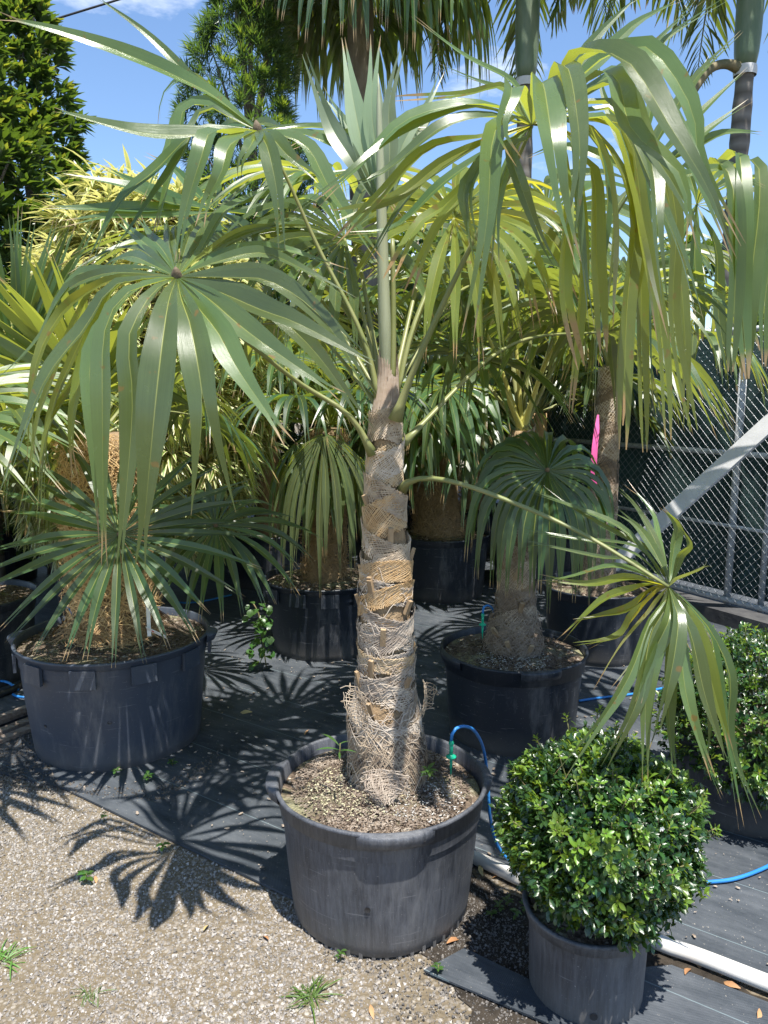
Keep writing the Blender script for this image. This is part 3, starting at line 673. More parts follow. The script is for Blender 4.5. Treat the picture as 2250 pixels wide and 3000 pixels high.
# torn net flaps at the foot: one hanging in front, one standing off the right side
def flap(parent, origin, ux, uz, nn, wd, ht, mat, bulge=.03, nx=16, nz=14):
    mb = MB(); origin, ux, uz, nn = [np.asarray(q, float) for q in (origin, ux, uz, nn)]
    S = lambda a, b: origin + ux * wd * (a - .5) * (1 + .35 * math.sin(b * 3)) * (.55 + .6 * b) + uz * ht * (b - .10 * (2 * a - 1) ** 2) + nn * (bulge * math.sin(b * 2.2) + .012 * math.sin(a * 5 + b * 3))
    for k in range(nx):
        t = np.linspace(rnd.uniform(-.25, .1), rnd.uniform(.85, 1.1), 9); pts = np.array([S((k + rnd.uniform(.1, .9)) / nx + rnd.gauss(.1, .10) * (q - .5) + .03 * math.sin(q * 7 + k), q) for q in t]) + rng.normal(0, .0012, (9, 3)); ribbon(mb, pts, np.tile(nn, (9, 1)), .0022)
    for k in range(nz):
        t = np.linspace(rnd.uniform(-.12, .2), rnd.uniform(.8, 1.12), 9); pts = np.array([S(q, (k + rnd.uniform(.1, .9)) / nz + .3 * (q - .5) ** 2 + rnd.gauss(0, .08) * (q - .5) + .02 * math.sin(q * 8 + k)) for q in t]) + rng.normal(0, .0012, (9, 3)); ribbon(mb, pts, np.tile(nn, (9, 1)), .0022)
    return build(mb, 'torn_fibre_net', mat, parent)
T2 = View(950, 1700, .3165)
rf = rad_at(.5)
flap(palm, T2(570, 2030, MD - rf - .035), (1, 0, 0), (-.05, .25, .95), (0, -1, .25), .10, .085, FIB_GREY, .006, 30, 24)
flap(palm, T2(900, 1230, MD - .03), (.35, -.9, 0), (.1, 0, 1), (.9, -.4, .1), .06, .10, FIB, .015, 12, 16)
flap(palm, T2(330, 1330, MD - rf - .0), (.7, -.7, 0), (-.1, .05, 1), (-.6, -.8, .1), .08, .11, FIB, .004, 13, 16)
T1 = View(980, 1080, .2893)
def stub(p, lean, l=.055, wd=.017):
    c = np.asarray(p, float); out = nrm(A3(c[0] - axis_at(c[2])[0], c[1] - axis_at(c[2])[1], 0)); y = nrm(A3(lean, 0, 1) + out * .25); x = nrm(np.cross(y, out)); z = np.cross(x, y)
    mb = MB(); mb.box(c, (wd, l, .011), ax=np.array([x, y, z])); mb.v[0][[0, 1, 4, 5]] *= 1  # plain stalk
    top = mb.v[0]; top[[2, 3, 6, 7]] = c + (top[[2, 3, 6, 7]] - c) * np.array([.86, .9, .98]); build(mb, 'leaf_base', STUB, palm, smooth=False)
def on_trunk(view, x, y):
    q = view(x, y, TD); c = axis_at(q[2]); dx = q[0] - c[0]; r = rad_at(q[2]) + .006; dx = max(-r * .98, min(r * .98, dx)); return A3(c[0] + dx, c[1] - math.sqrt(max(0, r * r - dx * dx)), q[2])
for vw, x, y, ln_, l in ((T2, 437, 40, -.05, .07), (T2, 545, 445, .06, .055), (T2, 437, 740, .12, .06), (T2, 772, 205, .18, .045), (T2, 762, 885, .22, .05), (T2, 430, 1090, -.15, .05), (T1, 565, 1665, -.02, .06), (T1, 370, 2130, -.08, .05), (T1, 318, 1310, -.2, .03), (T2, 320, 880, 0, .06), (T2, 312, 170, -.1, .04), (T1, 778, 1900, .05, .06)):
    stub(on_trunk(vw, x, y), ln_, l)

# --- fronds of the main palm
C1 = View(0, 600, .66667); C2 = View(0, 0, .66667); C3 = View(1144, 0, .66667); C5 = View(1400, 1400, .51236); C6 = View(900, 100, .4522); C4 = View(1144, 600, .66667)
px = lambda d: d * .66667 / F          # metres per crop pixel at distance d
dA = 1.98
segA = [
 (150, [(745, 400, -.12), (710, 520, -.20), (695, 850, -.26), (662, 1600, -.25)], dict(split=.86, gap=.012, twist=0)),
 (140, [(800, 420, -.12), (838, 560, -.19), (885, 850, -.25), (940, 1320, -.26)], dict(split=.60, gap=.05, twist=0)),
 (128, [(860, 440, -.12), (950, 560, -.18), (1060, 730, -.24), (1275, 1062, -.28)], dict(split=.86, gap=.012, twist=.1)),
 (125, [(920, 415, -.10), (1060, 520, -.15), (1230, 660, -.19), (1478, 890, -.22)], dict(split=.9, twist=.1)),
 (118, [(960, 385, -.08), (1150, 450, -.12), (1330, 540, -.16), (1640, 700, -.18)], dict(split=.92, twist=.1)),
 (105, [(1000, 360, -.04), (1200, 470, -.06), (1400, 680, -.10), (1655, 965, -.10)]),
 (100, [(1010, 320, -.02), (1200, 350, -.02), (1400, 520, -.04), (1655, 790, -.06)]),
 (95, [(1000, 295, .05), (1180, 300, .08), (1400, 440, .08), (1600, 640, .06)]),
 (70, [(960, 250, .10), (1150, 225, .16), (1330, 290, .20), (1560, 420, .20)]),
 (62, [(940, 235, .12), (1100, 190, .22), (1300, 215, .28), (1500, 300, .30)]),
 (50, [(920, 230, .12), (1060, 150, .25), (1220, 60, .34), (1420, -20, .40)]),
 (40, [(900, 220, .12), (1080, 130, .25), (1280, 95, .36), (1500, 98, .42)], dict(mat=LF_OLD)),
 (55, [(880, 200, .14), (980, 40, .28), (1110, -50, .40), (1285, -118, .48)]),
 (60, [(860, 190, .16), (930, 60, .30), (1050, -60, .42), (1120, -130, .5)]),
 (58, [(815, 190, .18), (850, 105, .32), (930, 80, .44), (1010, 110, .5)]),
 (58, [(775, 190, .18), (772, 110, .34), (790, 80, .46), (800, 130, .56)]),
 (60, [(745, 200, .18), (725, 120, .34), (705, 90, .44), (690, 130, .52)]),
 (62, [(722, 210, .16), (672, 135, .30), (595, 60, .42)]),
 (66, [(700, 225, .14), (600, 135, .28), (488, 52, .38)]),
 (66, [(680, 245, .10), (600, 195, .22), (520, 190, .30), (470, 230, .34)]),
 (70, [(670, 265, .06), (580, 232, .16), (500, 240, .22), (430, 300, .25)]),
 (60, [(640, 285, .02), (480, 285, .10), (330, 330, .14), (215, 500, .14), (140, 745, .12)]),
 (62, [(620, 295, .0), (440, 300, .08), (280, 380, .12), (180, 560, .1), (0, 800, .08)]),
 (60, [(630, 310, -.02), (470, 330, .03), (330, 470, .05), (220, 720, .04), (60, 1090, .02)], dict(mat=LF_OLD)),
 (90, [(640, 325, -.06), (500, 360, -.06), (370, 540, -.08), (220, 790, -.10), (-20, 1260, -.12)], dict(twist=-.35)),
 (70, [(650, 330, -.06), (520, 380, -.04), (400, 600, -.02), (340, 900, -.02), (255, 1290, -.02)], dict(mat=LF_OLD)),
 (95, [(660, 350, -.10), (545, 410, -.13), (470, 560, -.16), (455, 900, -.18), (465, 1590, -.18)], dict(split=.88)),
 (80, [(650, 340, -.08), (520, 400, -.09), (420, 600, -.11), (400, 900, -.12), (443, 1540, -.12)]),
 (105, [(690, 375, -.11), (610, 460, -.17), (570, 620, -.21), (568, 900, -.23), (543, 1620, -.22)], dict(split=.86)),
 (45, [(640, 320, .02), (480, 400, .08), (300, 700, .10), (230, 1000, .1), (195, 1450, .08)], dict(mat=LF_OLD)),
 (45, [(640, 315, .04), (460, 380, .1), (240, 800, .12), (180, 1100, .12), (155, 1450, .1)], dict(mat=LF_OLD)),
 (42, [(620, 310, .04), (400, 370, .1), (160, 850, .12), (90, 1100, .12), (72, 1410, .1)], dict(mat=LF_OLD)),
]
T_at = lambda y, dx=0, dd=0: P(1128 + dx, y, TD + dd)
hand_frond(palm, [T_at(1330, -36, -.03), P(1020, 1215, TD - .05), P(860, 1110, TD - .06), P(640, 930, dA + .02)], (778, 318), C1, dA, (.05, -.62, .78), segA, LF_MAIN, px(1.92), r0=.012, wk=1.02)
dB = 2.30
segB = [
 (85, [(980, 450, .05), (880, 390, .08), (620, 275, .10), (300, 168, .05), (0, 68, 0)], dict(twist=.5, split=.95)),
 (48, [(1000, 465, .10), (860, 345, .16), (640, 168, .22), (400, -10, .28)], dict(twist=.3, split=.95)),
 (44, [(1010, 480, .12), (850, 345, .2), (730, 370, .26), (695, 480, .28), (690, 640, .28)]),
 (55, [(1010, 500, .04), (900, 430, .06), (790, 480, .06), (740, 640, .04), (640, 860, 0)]),
 (58, [(1015, 515, .02), (890, 455, .03), (800, 500, .0), (760, 620, 0), (700, 1050, -.02)]),
 (60, [(1020, 530, .0), (920, 480, .0), (840, 530, -.02), (790, 700, -.05), (470, 1170, -.05)], dict(mat=LF_MID)),
 (88, [(1010, 575, -.06), (860, 580, -.10), (620, 570, -.14), (270, 530, -.18)], dict(twist=.1, split=.96)),
 (62, [(1010, 565, -.02), (850, 590, -.05), (700, 720, -.08), (540, 940, -.1), (355, 1185, -.1)], dict(mat=LF_MID)),
 (85, [(1030, 588, -.10), (930, 600, -.18), (868, 700, -.22), (810, 900, -.24), (778, 1060, -.24)]),
 (90, [(1065, 600, -.12), (1010, 640, -.20), (965, 760, -.24), (920, 900, -.25), (878, 985, -.25)]),
 (82, [(1112, 612, -.12), (1085, 660, -.18), (1055, 720, -.2), (1035, 775, -.2)]),
 (78, [(1152, 600, -.10), (1180, 680, -.17), (1212, 850, -.2), (1262, 1095, -.2)]),
 (75, [(1190, 600, -.08), (1270, 680, -.12), (1350, 740, -.14), (1425, 787, -.15)]),
 (85, [(1210, 588, -.06), (1340, 650, -.08), (1480, 840, -.1), (1655, 1165, -.1)]),
 (60, [(1220, 575, 0), (1400, 600, .0), (1560, 700, .0), (1750, 960, 0)]),
 (46, [(1230, 568, .04), (1450, 560, .06), (1680, 565, .06), (1900, 590, .06)]),
 (46, [(1240, 572, .02), (1450, 590, .03), (1700, 620, .02), (1850, 660, .02)]),
 (44, [(1210, 560, .1), (1400, 555, .2), (1640, 555, .26), (1820, 575, .3)]),
 (50, [(1140, 545, .14), (1180, 548, .26), (1260, 590, .36), (1330, 700, .4)]),
 (50, [(1090, 545, .14), (1010, 545, .28), (930, 600, .38), (880, 740, .42)], dict(mat=LF_MID)),
]
hand_frond(palm, [T_at(1170, -16, .0), P(1060, 980, TD + .02), P(930, 720, dB + .02), P(820, 480, dB)], (1133, 575), C2, dB, (-.12, -.42, .9), segB, LF_MAIN, px(2.2), r0=.011)
dC = 2.02
segC = [
 (130, [(640, 450, -.10), (672, 352, -.24), (735, 620, -.40), (800, 900, -.42), (856, 1150, -.42)], dict(twist=.1)),
 (95, [(690, 420, -.08), (762, 322, -.24), (822, 520, -.36), (828, 800, -.38), (764, 1090, -.38)]),
 (98, [(590, 470, -.10), (540, 392, -.22), (515, 460, -.30), (540, 580, -.32), (565, 690, -.32)]),
 (92, [(570, 520, -.10), (495, 515, -.20), (448, 640, -.28), (425, 950, -.30), (386, 1465, -.30)]),
 (70, [(560, 510, -.05), (470, 470, -.08), (300, 458, -.10), (60, 560, -.12), (-180, 740, -.13), (-312, 890, -.13)]),
 (72, [(560, 530, -.05), (460, 490, -.09), (280, 500, -.11), (20, 640, -.13), (-200, 800, -.14), (-330, 905, -.14)]),
 (72, [(560, 545, -.05), (450, 525, -.10), (250, 575, -.13), (0, 700, -.15), (-260, 840, -.16)]),
 (55, [(560, 570, -.02), (430, 610, -.04), (250, 710, -.05), (0, 880, -.06), (-200, 1010, -.06)], dict(mat=LF_OLD)),
 (60, [(550, 600, .0), (400, 690, .02), (200, 800, .02), (0, 960, .02), (-180, 1100, .02)], dict(mat=LF_MID)),
 (55, [(550, 600, .02), (420, 700, .06), (250, 850, .08), (100, 1010, .08), (-20, 1220, .08)], dict(mat=LF_OLD)),
 (55, [(540, 610, -.02), (420, 680, -.04), (340, 780, -.06), (320, 900, -.06), (385, 1180, -.06)]),
 (50, [(550, 620, -.04), (440, 690, -.06), (375, 740, -.08), (370, 860, -.08), (410, 1080, -.08)]),
 (62, [(600, 610, -.05), (520, 680, -.10), (590, 850, -.12), (650, 1030, -.14), (690, 1210, -.14)]),
 (48, [(560, 540, -.03), (420, 560, -.05), (180, 660, -.07), (-60, 860, -.08), (-240, 1060, -.08)], dict(mat=LF_OLD)),
 (46, [(560, 560, -.02), (420, 620, -.03), (220, 760, -.04), (60, 900, -.05), (-90, 1180, -.05)]),
 (44, [(555, 580, 0), (430, 660, 0), (300, 800, 0), (200, 980, 0), (120, 1250, 0)], dict(mat=LF_OLD)),
 (50, [(570, 610, -.04), (500, 720, -.07), (480, 900, -.09), (495, 1170, -.1)]),
 (118, [(730, 440, -.06), (800, 270, -.14), (900, 198, -.24), (1020, 260, -.34), (1230, 560, -.42), (1420, 880, -.44), (1532, 1095, -.44)], dict(twist=0, split=.93)),
 (105, [(750, 430, -.03), (860, 250, -.08), (1000, 200, -.18), (1130, 330, -.28), (1300, 640, -.36), (1390, 850, -.38), (1490, 1155, -.38)], dict(split=.9)),
 (105, [(760, 460, -.04), (900, 340, -.10), (1010, 350, -.22), (1110, 560, -.33), (1230, 810, -.38), (1370, 1095, -.40)], dict(split=.92)),
 (90, [(780, 470, .0), (930, 370, -.04), (1040, 430, -.14), (1130, 640, -.24), (1230, 900, -.28), (1352, 1245, -.30)]),
 (95, [(760, 420, .04), (920, 260, .02), (1120, 232, -.06), (1250, 430, -.14), (1380, 700, -.18), (1500, 1050, -.2)]),
 (95, [(780, 490, .02), (950, 440, .0), (1060, 520, -.06), (1140, 700, -.12), (1190, 1000, -.16), (1212, 1400, -.16)]),
 (85, [(790, 510, .04), (960, 480, .04), (1060, 560, .0), (1150, 800, -.04), (1260, 1100, -.06), (1345, 1440, -.06)]),
 (95, [(780, 530, .06), (880, 560, .08), (950, 700, .08), (962, 1000, .07), (955, 1430, .06)], dict(twist=2.4)),
 (90, [(800, 530, .06), (960, 560, .09), (1055, 760, .08), (1090, 1050, .07), (1132, 1470, .06)], dict(twist=2.4)),
 (85, [(760, 560, .04), (840, 640, .06), (880, 800, .05), (885, 1150, .04), (925, 1590, .03)], dict(mat=LF_OLD)),
 (75, [(740, 570, .03), (790, 680, .04), (800, 950, .03), (820, 1300, .02), (872, 1570, .02)], dict(mat=LF_OLD)),
 (85, [(790, 540, .08), (950, 620, .12), (1030, 900, .12), (1005, 1400, .11), (958, 1930, .1)], dict(mat=LF_OLD)),
 (80, [(800, 530, .10), (990, 600, .14), (1080, 950, .14), (1075, 1450, .13), (1040, 1950, .12)], dict(mat=LF_OLD)),
 (75, [(800, 525, .12), (1000, 580, .16), (1110, 1000, .16), (1110, 1500, .15), (1085, 1985, .14)], dict(mat=LF_OLD)),
 (75, [(800, 520, .10), (1030, 570, .13), (1140, 1000, .12), (1165, 1450, .11), (1212, 1905, .1)], dict(mat=LF_OLD)),
 (70, [(810, 515, .14), (1080, 560, .18), (1230, 900, .18), (1290, 1400, .17), (1328, 1985, .16)], dict(mat=LF_OLD)),
 (70, [(800, 520, .16), (1050, 540, .22), (1200, 850, .22), (1270, 1400, .21), (1262, 1900, .2)], dict(mat=LF_OLD)),
 (70, [(750, 570, .10), (820, 700, .14), (835, 1200, .14), (806, 1815, .12)], dict(mat=LF_OLD)),
 (60, [(740, 570, .0), (800, 650, -.02), (855, 950, -.04), (900, 1470, -.04)]),
 (66, [(790, 530, .2), (1000, 560, .28), (1110, 800, .28), (1140, 1300, .28), (1130, 1780, .26)], dict(mat=LF_MID)),
 (66, [(780, 540, .2), (900, 620, .26), (960, 900, .26), (930, 1300, .25), (905, 1900, .25)], dict(mat=LF_MID)),
 # stiff back segments rising against the sky
 (66, [(720, 460, .10), (880, 210, .25), (980, 80, .33), (1075, -20, .38)], dict(facek=1, split=.95)),
 (80, [(740, 450, .10), (960, 200, .28), (1090, 90, .35), (1260, -30, .42)], dict(facek=1, split=.95)),
 (42, [(760, 460, .12), (1080, 240, .32), (1240, 120, .40), (1400, -10, .48)], dict(facek=1)),
 (46, [(770, 470, .12), (1120, 230, .36), (1300, 110, .44), (1480, -30, .52)], dict(facek=1)),
 (34, [(590, 480, .12), (540, 360, .25), (300, 218, .42), (92, 112, .55)], dict(facek=1)),
 (34, [(580, 500, .12), (500, 392, .25), (380, 345, .34), (222, 304, .42)], dict(facek=1)),
 (40, [(560, 490, .10), (500, 378, .22), (300, 388, .32), (25, 426, .42)], dict(mat=LF_OLD, facek=1)),
]
hand_frond(palm, [P(1158, 1230, TD - .06), P(1230, 1040, TD - .09), P(1380, 720, TD - .14), P(1500, 500, dC + .04)], (622, 552), C3, dC, (.1, -.25, .95), segC, LF_MAIN, px(1.8), r0=.014, pet=PETIOLE, hast=False, hang=1)
dD = 1.83
segD = [
 (60, [(1075, 700, -.03), (1000, 830, -.06), (800, 1160, -.10), (525, 1680, -.12)]),
 (85, [(1080, 740, -.05), (1010, 900, -.08), (880, 1260, -.12), (728, 1640, -.12)]),
 (88, [(1100, 720, -.06), (1080, 820, -.10), (990, 1000, -.13), (880, 1285, -.14)], dict(twist=.1)),
 (82, [(1090, 760, -.06), (1050, 950, -.10), (980, 1200, -.13), (915, 1740, -.13)]),
 (90, [(1120, 720, -.07), (1165, 830, -.12), (1100, 1120, -.16), (1005, 1490, -.17)], dict(twist=-.1)),
 (82, [(1095, 760, -.02), (1075, 1000, -.04), (1095, 1400, -.06), (1145, 1750, -.06)], dict(mat=LF_MID)),
 (80, [(1130, 780, -.05), (1165, 1000, -.09), (1210, 1300, -.11), (1290, 1700, -.12)]),
 (95, [(1150, 740, -.05), (1215, 900, -.08), (1290, 1250, -.10), (1420, 1590, -.10)], dict(split=.97)),
 (90, [(1150, 700, -.03), (1260, 850, -.05), (1330, 1150, -.07), (1430, 1560, -.07)], dict(mat=LF_OLD)),
 (80, [(1170, 690, .0), (1330, 880, -.02), (1420, 1150, -.03), (1470, 1500, -.03), (1590, 1895, -.03)], dict(mat=LF_MID)),
 (72, [(1160, 700, .02), (1300, 900, .02), (1390, 1200, .02), (1450, 1560, .02), (1525, 1920, .02)], dict(mat=LF_MID)),
 (66, [(1140, 740, .03), (1220, 950, .03), (1290, 1350, .02), (1350, 1760, .02)]),
 (60, [(1110, 800, .04), (1150, 1100, .05), (1290, 1500, .05), (1400, 1800, .05)], dict(mat=LF_MID)),
 (58, [(1060, 690, .03), (990, 820, .05), (870, 1040, .06), (785, 1190, .06)], dict(twist=1.2)),
 (50, [(1040, 670, .03), (960, 780, .05), (800, 960, .06), (668, 1160, .06)], dict(mat=LF_OLD)),
 (80, [(1030, 650, .04), (900, 760, .08), (760, 860, .10), (525, 1000, .12)], dict(mat=LF_OLD, twist=.2)),
 (70, [(1020, 655, .06), (900, 800, .1), (800, 900, .12), (640, 1015, .13)], dict(mat=LF_OLD)),
 (66, [(1010, 635, .06), (880, 700, .12), (720, 760, .16), (535, 840, .18)], dict(mat=LF_OLD)),
 (60, [(1010, 610, .06), (880, 640, .12), (700, 700, .17), (415, 860, .2)], dict(mat=LF_OLD)),
 (50, [(1000, 600, .06), (850, 560, .14), (640, 640, .2), (405, 600, .22)], dict(mat=LF_OLD)),
 (42, [(1010, 585, .06), (800, 500, .16), (560, 545, .22), (310, 605, .25)]),
 (26, [(1020, 570, .06), (860, 470, .14), (700, 450, .2), (300, 400, .3), (222, 425, .3)]),
 (24, [(1030, 560, .06), (900, 440, .15), (700, 390, .22), (225, 330, .3)]),
 (24, [(1040, 560, .06), (920, 400, .15), (600, 330, .25), (210, 295, .32)]),
 (40, [(1050, 550, .06), (950, 400, .16), (760, 280, .24), (270, 50, .36)]),
 (42, [(1060, 550, .06), (980, 420, .16), (700, 270, .26), (380, 75, .36)]),
 (52, [(1070, 540, .05), (1000, 380, .12), (900, 250, .2), (785, 170, .24)], dict(twist=.8)),
 (44, [(1075, 540, .06), (1010, 340, .16), (900, 160, .24), (780, 20, .3)]),
 (36, [(1080, 540, .06), (1030, 360, .16), (950, 180, .24), (880, 0, .3)]),
 (62, [(1105, 540, .02), (1135, 400, .03), (1130, 290, .03), (1088, 165, .0)], dict(twist=.9, split=.9)),
 (46, [(1120, 555, .0), (1170, 460, -.02), (1190, 370, -.03), (1160, 240, -.04)], dict(twist=.9, split=.9)),
 (46, [(1130, 590, -.02), (1210, 555, -.06), (1275, 505, -.08), (1335, 478, -.1)], dict(twist=.9, split=.9)),
]
hand_frond(palm, [P(1172, 1440, TD - .02), P(1205, 1408, TD - .06), P(1290, 1404, TD - .12), P(1440, 1448, TD - .22), P(1700, 1560, dD + .10)], (1090, 622), C5, dD, (.35, -.35, .75), segD, LF_MAIN, .51236 * 1.8 / F * 1.12, r0=.011, hast=False)
# emerging leaf standing upright beside the spear
dE = TD + .03
segE = [(95, [(400, 1000, 0), (290, 800, 0), (150, 540, .02), (0, 160, .03)]), (108, [(440, 1000, 0), (365, 780, 0), (290, 450, .02), (213, 30, .04)]), (96, [(470, 1000, -.01), (440, 780, -.01), (412, 450, .0), (415, 22, .02)]),
        (86, [(520, 1000, 0), (525, 780, 0), (540, 450, .02), (598, 82, .04)]), (62, [(560, 980, .02), (640, 720, .04), (750, 470, .06), (885, 258, .1)]), (60, [(570, 980, .04), (680, 760, .08), (820, 560, .12), (985, 398, .16)]), (80, [(430, 1010, .03), (330, 850, .06), (250, 640, .08), (120, 330, .1)]), (80, [(500, 1000, .04), (500, 800, .07), (500, 560, .1), (520, 260, .12)])]
hand_frond(palm, [T_at(1160, 6, 0), P(1130, 950, TD), P(1128, 760, TD + .01)], (500, 1190), C6, dE, (0, -1, .05), segE, LF_PALE, .4522 * 2.2 / F * 1.25, r0=.016, pet=PETIOLE, hast=False, facek=0)
# spear leaf: tall unopened sword
mb = MB(); sp_pts = crom([P(1130, 1130, TD), P(1128, 1000, TD - .01), P(1120, 700, TD - .02), P(1108, 215, TD - .02)], 22)
t = np.linspace(0, 1, 23); mb.tube(sp_pts, np.interp(t, [0, .2, .6, .9, 1], [.018, .026, .020, .010, .001]), 8, flat=.7); build(mb, 'spear_leaf', plain('spear_leaf_green', (.26, .28, .17), (.34, .36, .24), 10, .45, .2, mapscale=(6, 6, .3)), palm)
mb = MB(); mb.tube(crom([P(1150, 1135, TD + .01), P(1152, 900, TD + .02), P(1150, 700, TD + .03)], 10), np.linspace(.016, .009, 11), 8, flat=.7); build(mb, 'leaf_stalk', PETIOLE, palm)
mb = MB(); mb.tube(crom([P(1162, 1160, TD + .02), P(1210, 960, TD + .08), P(1300, 740, TD + .2), P(1360, 600, TD + .28)], 12), np.linspace(.009, .006, 13), 8, flat=.7); build(mb, 'leaf_stalk', PETIOLE, palm)
# frond to the right rear, on a long arching stalk
dF = 2.75
auto_frond(palm, P(1178, 1300, TD + .01), PD(1310, 716, dF), LF_MID, n=30, length=.62, droop=.75, width=.055, tilt=.5, sag=.10, bend=(-.02, 0, .02), keep=.9, normal=(0, -.4, 1))
# frond seen edge-on behind the upper left one
hand_frond(palm, [T_at(1170, -10, .03), P(1010, 900, TD + .2), P(800, 720, TD + .4)], (950, 930), C2, 2.72, (.1, -.5, .85), [
 (60, [(700, 880, -.1), (520, 820, -.15), (280, 760, -.2)]), (58, [(700, 920, -.1), (450, 915, -.15), (180, 900, -.2)]), (55, [(760, 950, -.1), (500, 960, -.15), (250, 990, -.2)]), (55, [(760, 870, .1), (600, 800, .15), (430, 720, .2)]),
 (58, [(850, 980, -.15), (760, 1080, -.25), (700, 1300, -.28)]), (58, [(950, 1000, -.15), (950, 1150, -.25), (960, 1380, -.28)]), (58, [(1060, 990, -.15), (1150, 1120, -.25), (1210, 1360, -.28)]), (58, [(1150, 950, -.1), (1350, 1000, -.15), (1480, 1150, -.18)]),
 (55, [(1180, 910, 0), (1400, 880, 0), (1640, 900, 0)]), (55, [(1150, 870, .1), (1350, 780, .15), (1560, 740, .2)]), (50, [(1060, 830, .15), (1180, 700, .25), (1330, 640, .3)]), (50, [(950, 820, .15), (960, 700, .25), (990, 640, .3)]), (50, [(850, 840, .15), (760, 740, .25), (640, 690, .3)])], LF_MID, px(2.7), hast=False)
auto_frond(palm, P(1150, 1150, TD + .03), P(1330, 640, 2.5), LF_OLD, n=26, length=.58, droop=1.1, width=.042, tilt=.8, normal=(-.2, -.7, .6), aim=(.3, -.2, .8), sag=.0, r0=.007)
auto_frond(palm, P(1120, 1150, TD + .03), P(1010, 700, 2.5), LF_MAIN, n=24, length=.52, droop=1.1, width=.042, tilt=.8, normal=(.1, -.7, .6), aim=(-.3, -.2, .8), sag=.0, r0=.007)
# fronds at the back of the crown
for (bx, by), (hx, hy, hd), ln, dp_, tl, mt in (((1110, 1150), (700, 700, 2.75), .62, .5, .25, LF_MID), ((1120, 1130), (960, 520, 2.95), .62, .6, .3, LF_YEL), ((1150, 1140), (1330, 600, 2.95), .62, .55, .3, LF_YEL), ((1150, 1150), (1480, 820, 3.0), .6, .7, .4, LF_MID), ((1110, 1190), (760, 950, 2.9), .6, .6, .3, LF_YEL)):
    auto_frond(palm, P(bx, by, TD + .02), P(hx, hy, hd), mt, n=28, length=ln, droop=dp_, width=.05, tilt=tl, normal=(0, -.2, 1), r0=.0075)
#PART3
# ------------------------------------------------------------------ the other palms
def hairy_trunk(parent, x, d, z0, z1, r, n, mat, core=CORE, top=None):
    c0 = A3(x, d, z0); c1 = A3(x, d, z1) if top is None else np.asarray(top, float)
    ax = lambda q: c0 + (c1 - c0) * ((q - z0) / (z1 - z0)); rd = lambda q: r * (1 - .18 * max(0, min(1, (q - z0) / (z1 - z0))))
    mb = MB(); mb.tube([ax(q) for q in np.linspace(z0 - .04, z1, 14)], [rd(q) * .9 for q in np.linspace(z0 - .04, z1, 14)], 18); build(mb, 'trunk', core, parent)
    mb = MB()
    for k in range(n):
        a = rnd.uniform(0, 6.28); z = rnd.uniform(z0, z1); m = 7; t = np.linspace(0, 1, m); l = rnd.uniform(.05, .16); sgn = rnd.choice((-1, 1))
        aa_ = a + sgn * t * l / r * rnd.uniform(.2, 1); zz = np.clip(z - l * t * rnd.uniform(-.2, 1.0) + .012 * np.sin(t * 7 + k), z0, z1)
        rr = np.array([rd(q) for q in zz]) + rnd.uniform(0, .010) + rnd.uniform(.0, .055) * np.sin(t * 3.14) * rnd.random()
        nn = np.stack([np.cos(aa_), np.sin(aa_), np.zeros(m)], 1); ribbon(mb, np.array([ax(q) for q in zz]) + nn * rr[:, None], nn, rnd.uniform(.0018, .004))
    o = build(mb, 'fibre_hair', mat, parent); o['kind'] = 'stuff'
    return ax, rd
def skirt(parent, base, hub, n0, mat, n=28, length=.5, width=.04, droop=1.0, stiff=.3, pet=PETIOLE, cone=.35, jit=.08, keep=1.0):
    """fan leaf facing n0 all round its hub"""
    h = np.asarray(hub, float); n0 = nrm(np.asarray(n0, float)); o = petiole(parent, [np.asarray(base, float), (np.asarray(base, float) + h) / 2 + A3(0, 0, .04), h], .009, .006, pet)
    mb = MB(); mb.lathe([(.010, -.004), (.008, .006), (.002, .014)], 8, close=True); a1 = nrm(np.cross(n0, A3(.1, .2, 1))); a2 = np.cross(n0, a1); mb.v[0] = mb.v[0] @ np.array([a1, a2, n0]) + h + n0 * .005; build(mb, 'hastula', HASTULA, o)
    for k in range(n):
        if rnd.random() > keep: continue
        th = 6.2832 * (k + .5) / n + rnd.gauss(0, .02); dr = nrm(math.cos(th) * a1 + math.sin(th) * a2 - n0 * cone * rnd.uniform(.6, 1.2) * 0 + n0 * (.1 - cone))
        ln = length * rnd.uniform(1 - 1.5 * jit, 1 + jit); steps = 8; pt = h.copy(); pts = [pt.copy()]; dd = dr.copy(); dq = droop * rnd.uniform(.75, 1.25)
        for i in range(steps):
            t = (i + .5) / steps; g = 0 if t < stiff * .5 else min(1, (t - stiff * .5) / .3)
            dd = nrm(dd + A3(0, 0, -1) * dq * g * .3 + np.array([rnd.gauss(0, .02) for _ in range(3)])); pt = pt + dd * ln / steps; pts.append(pt.copy())
        v, f, uv = segment(pts, n0, width * rnd.uniform(.85, 1.15), rows=10, gap=rnd.uniform(.002, .010), twist=rnd.gauss(0, .25), fold=.45); build(MB().add(v, f, uv), 'leaf_segment', mat, o)
    return o

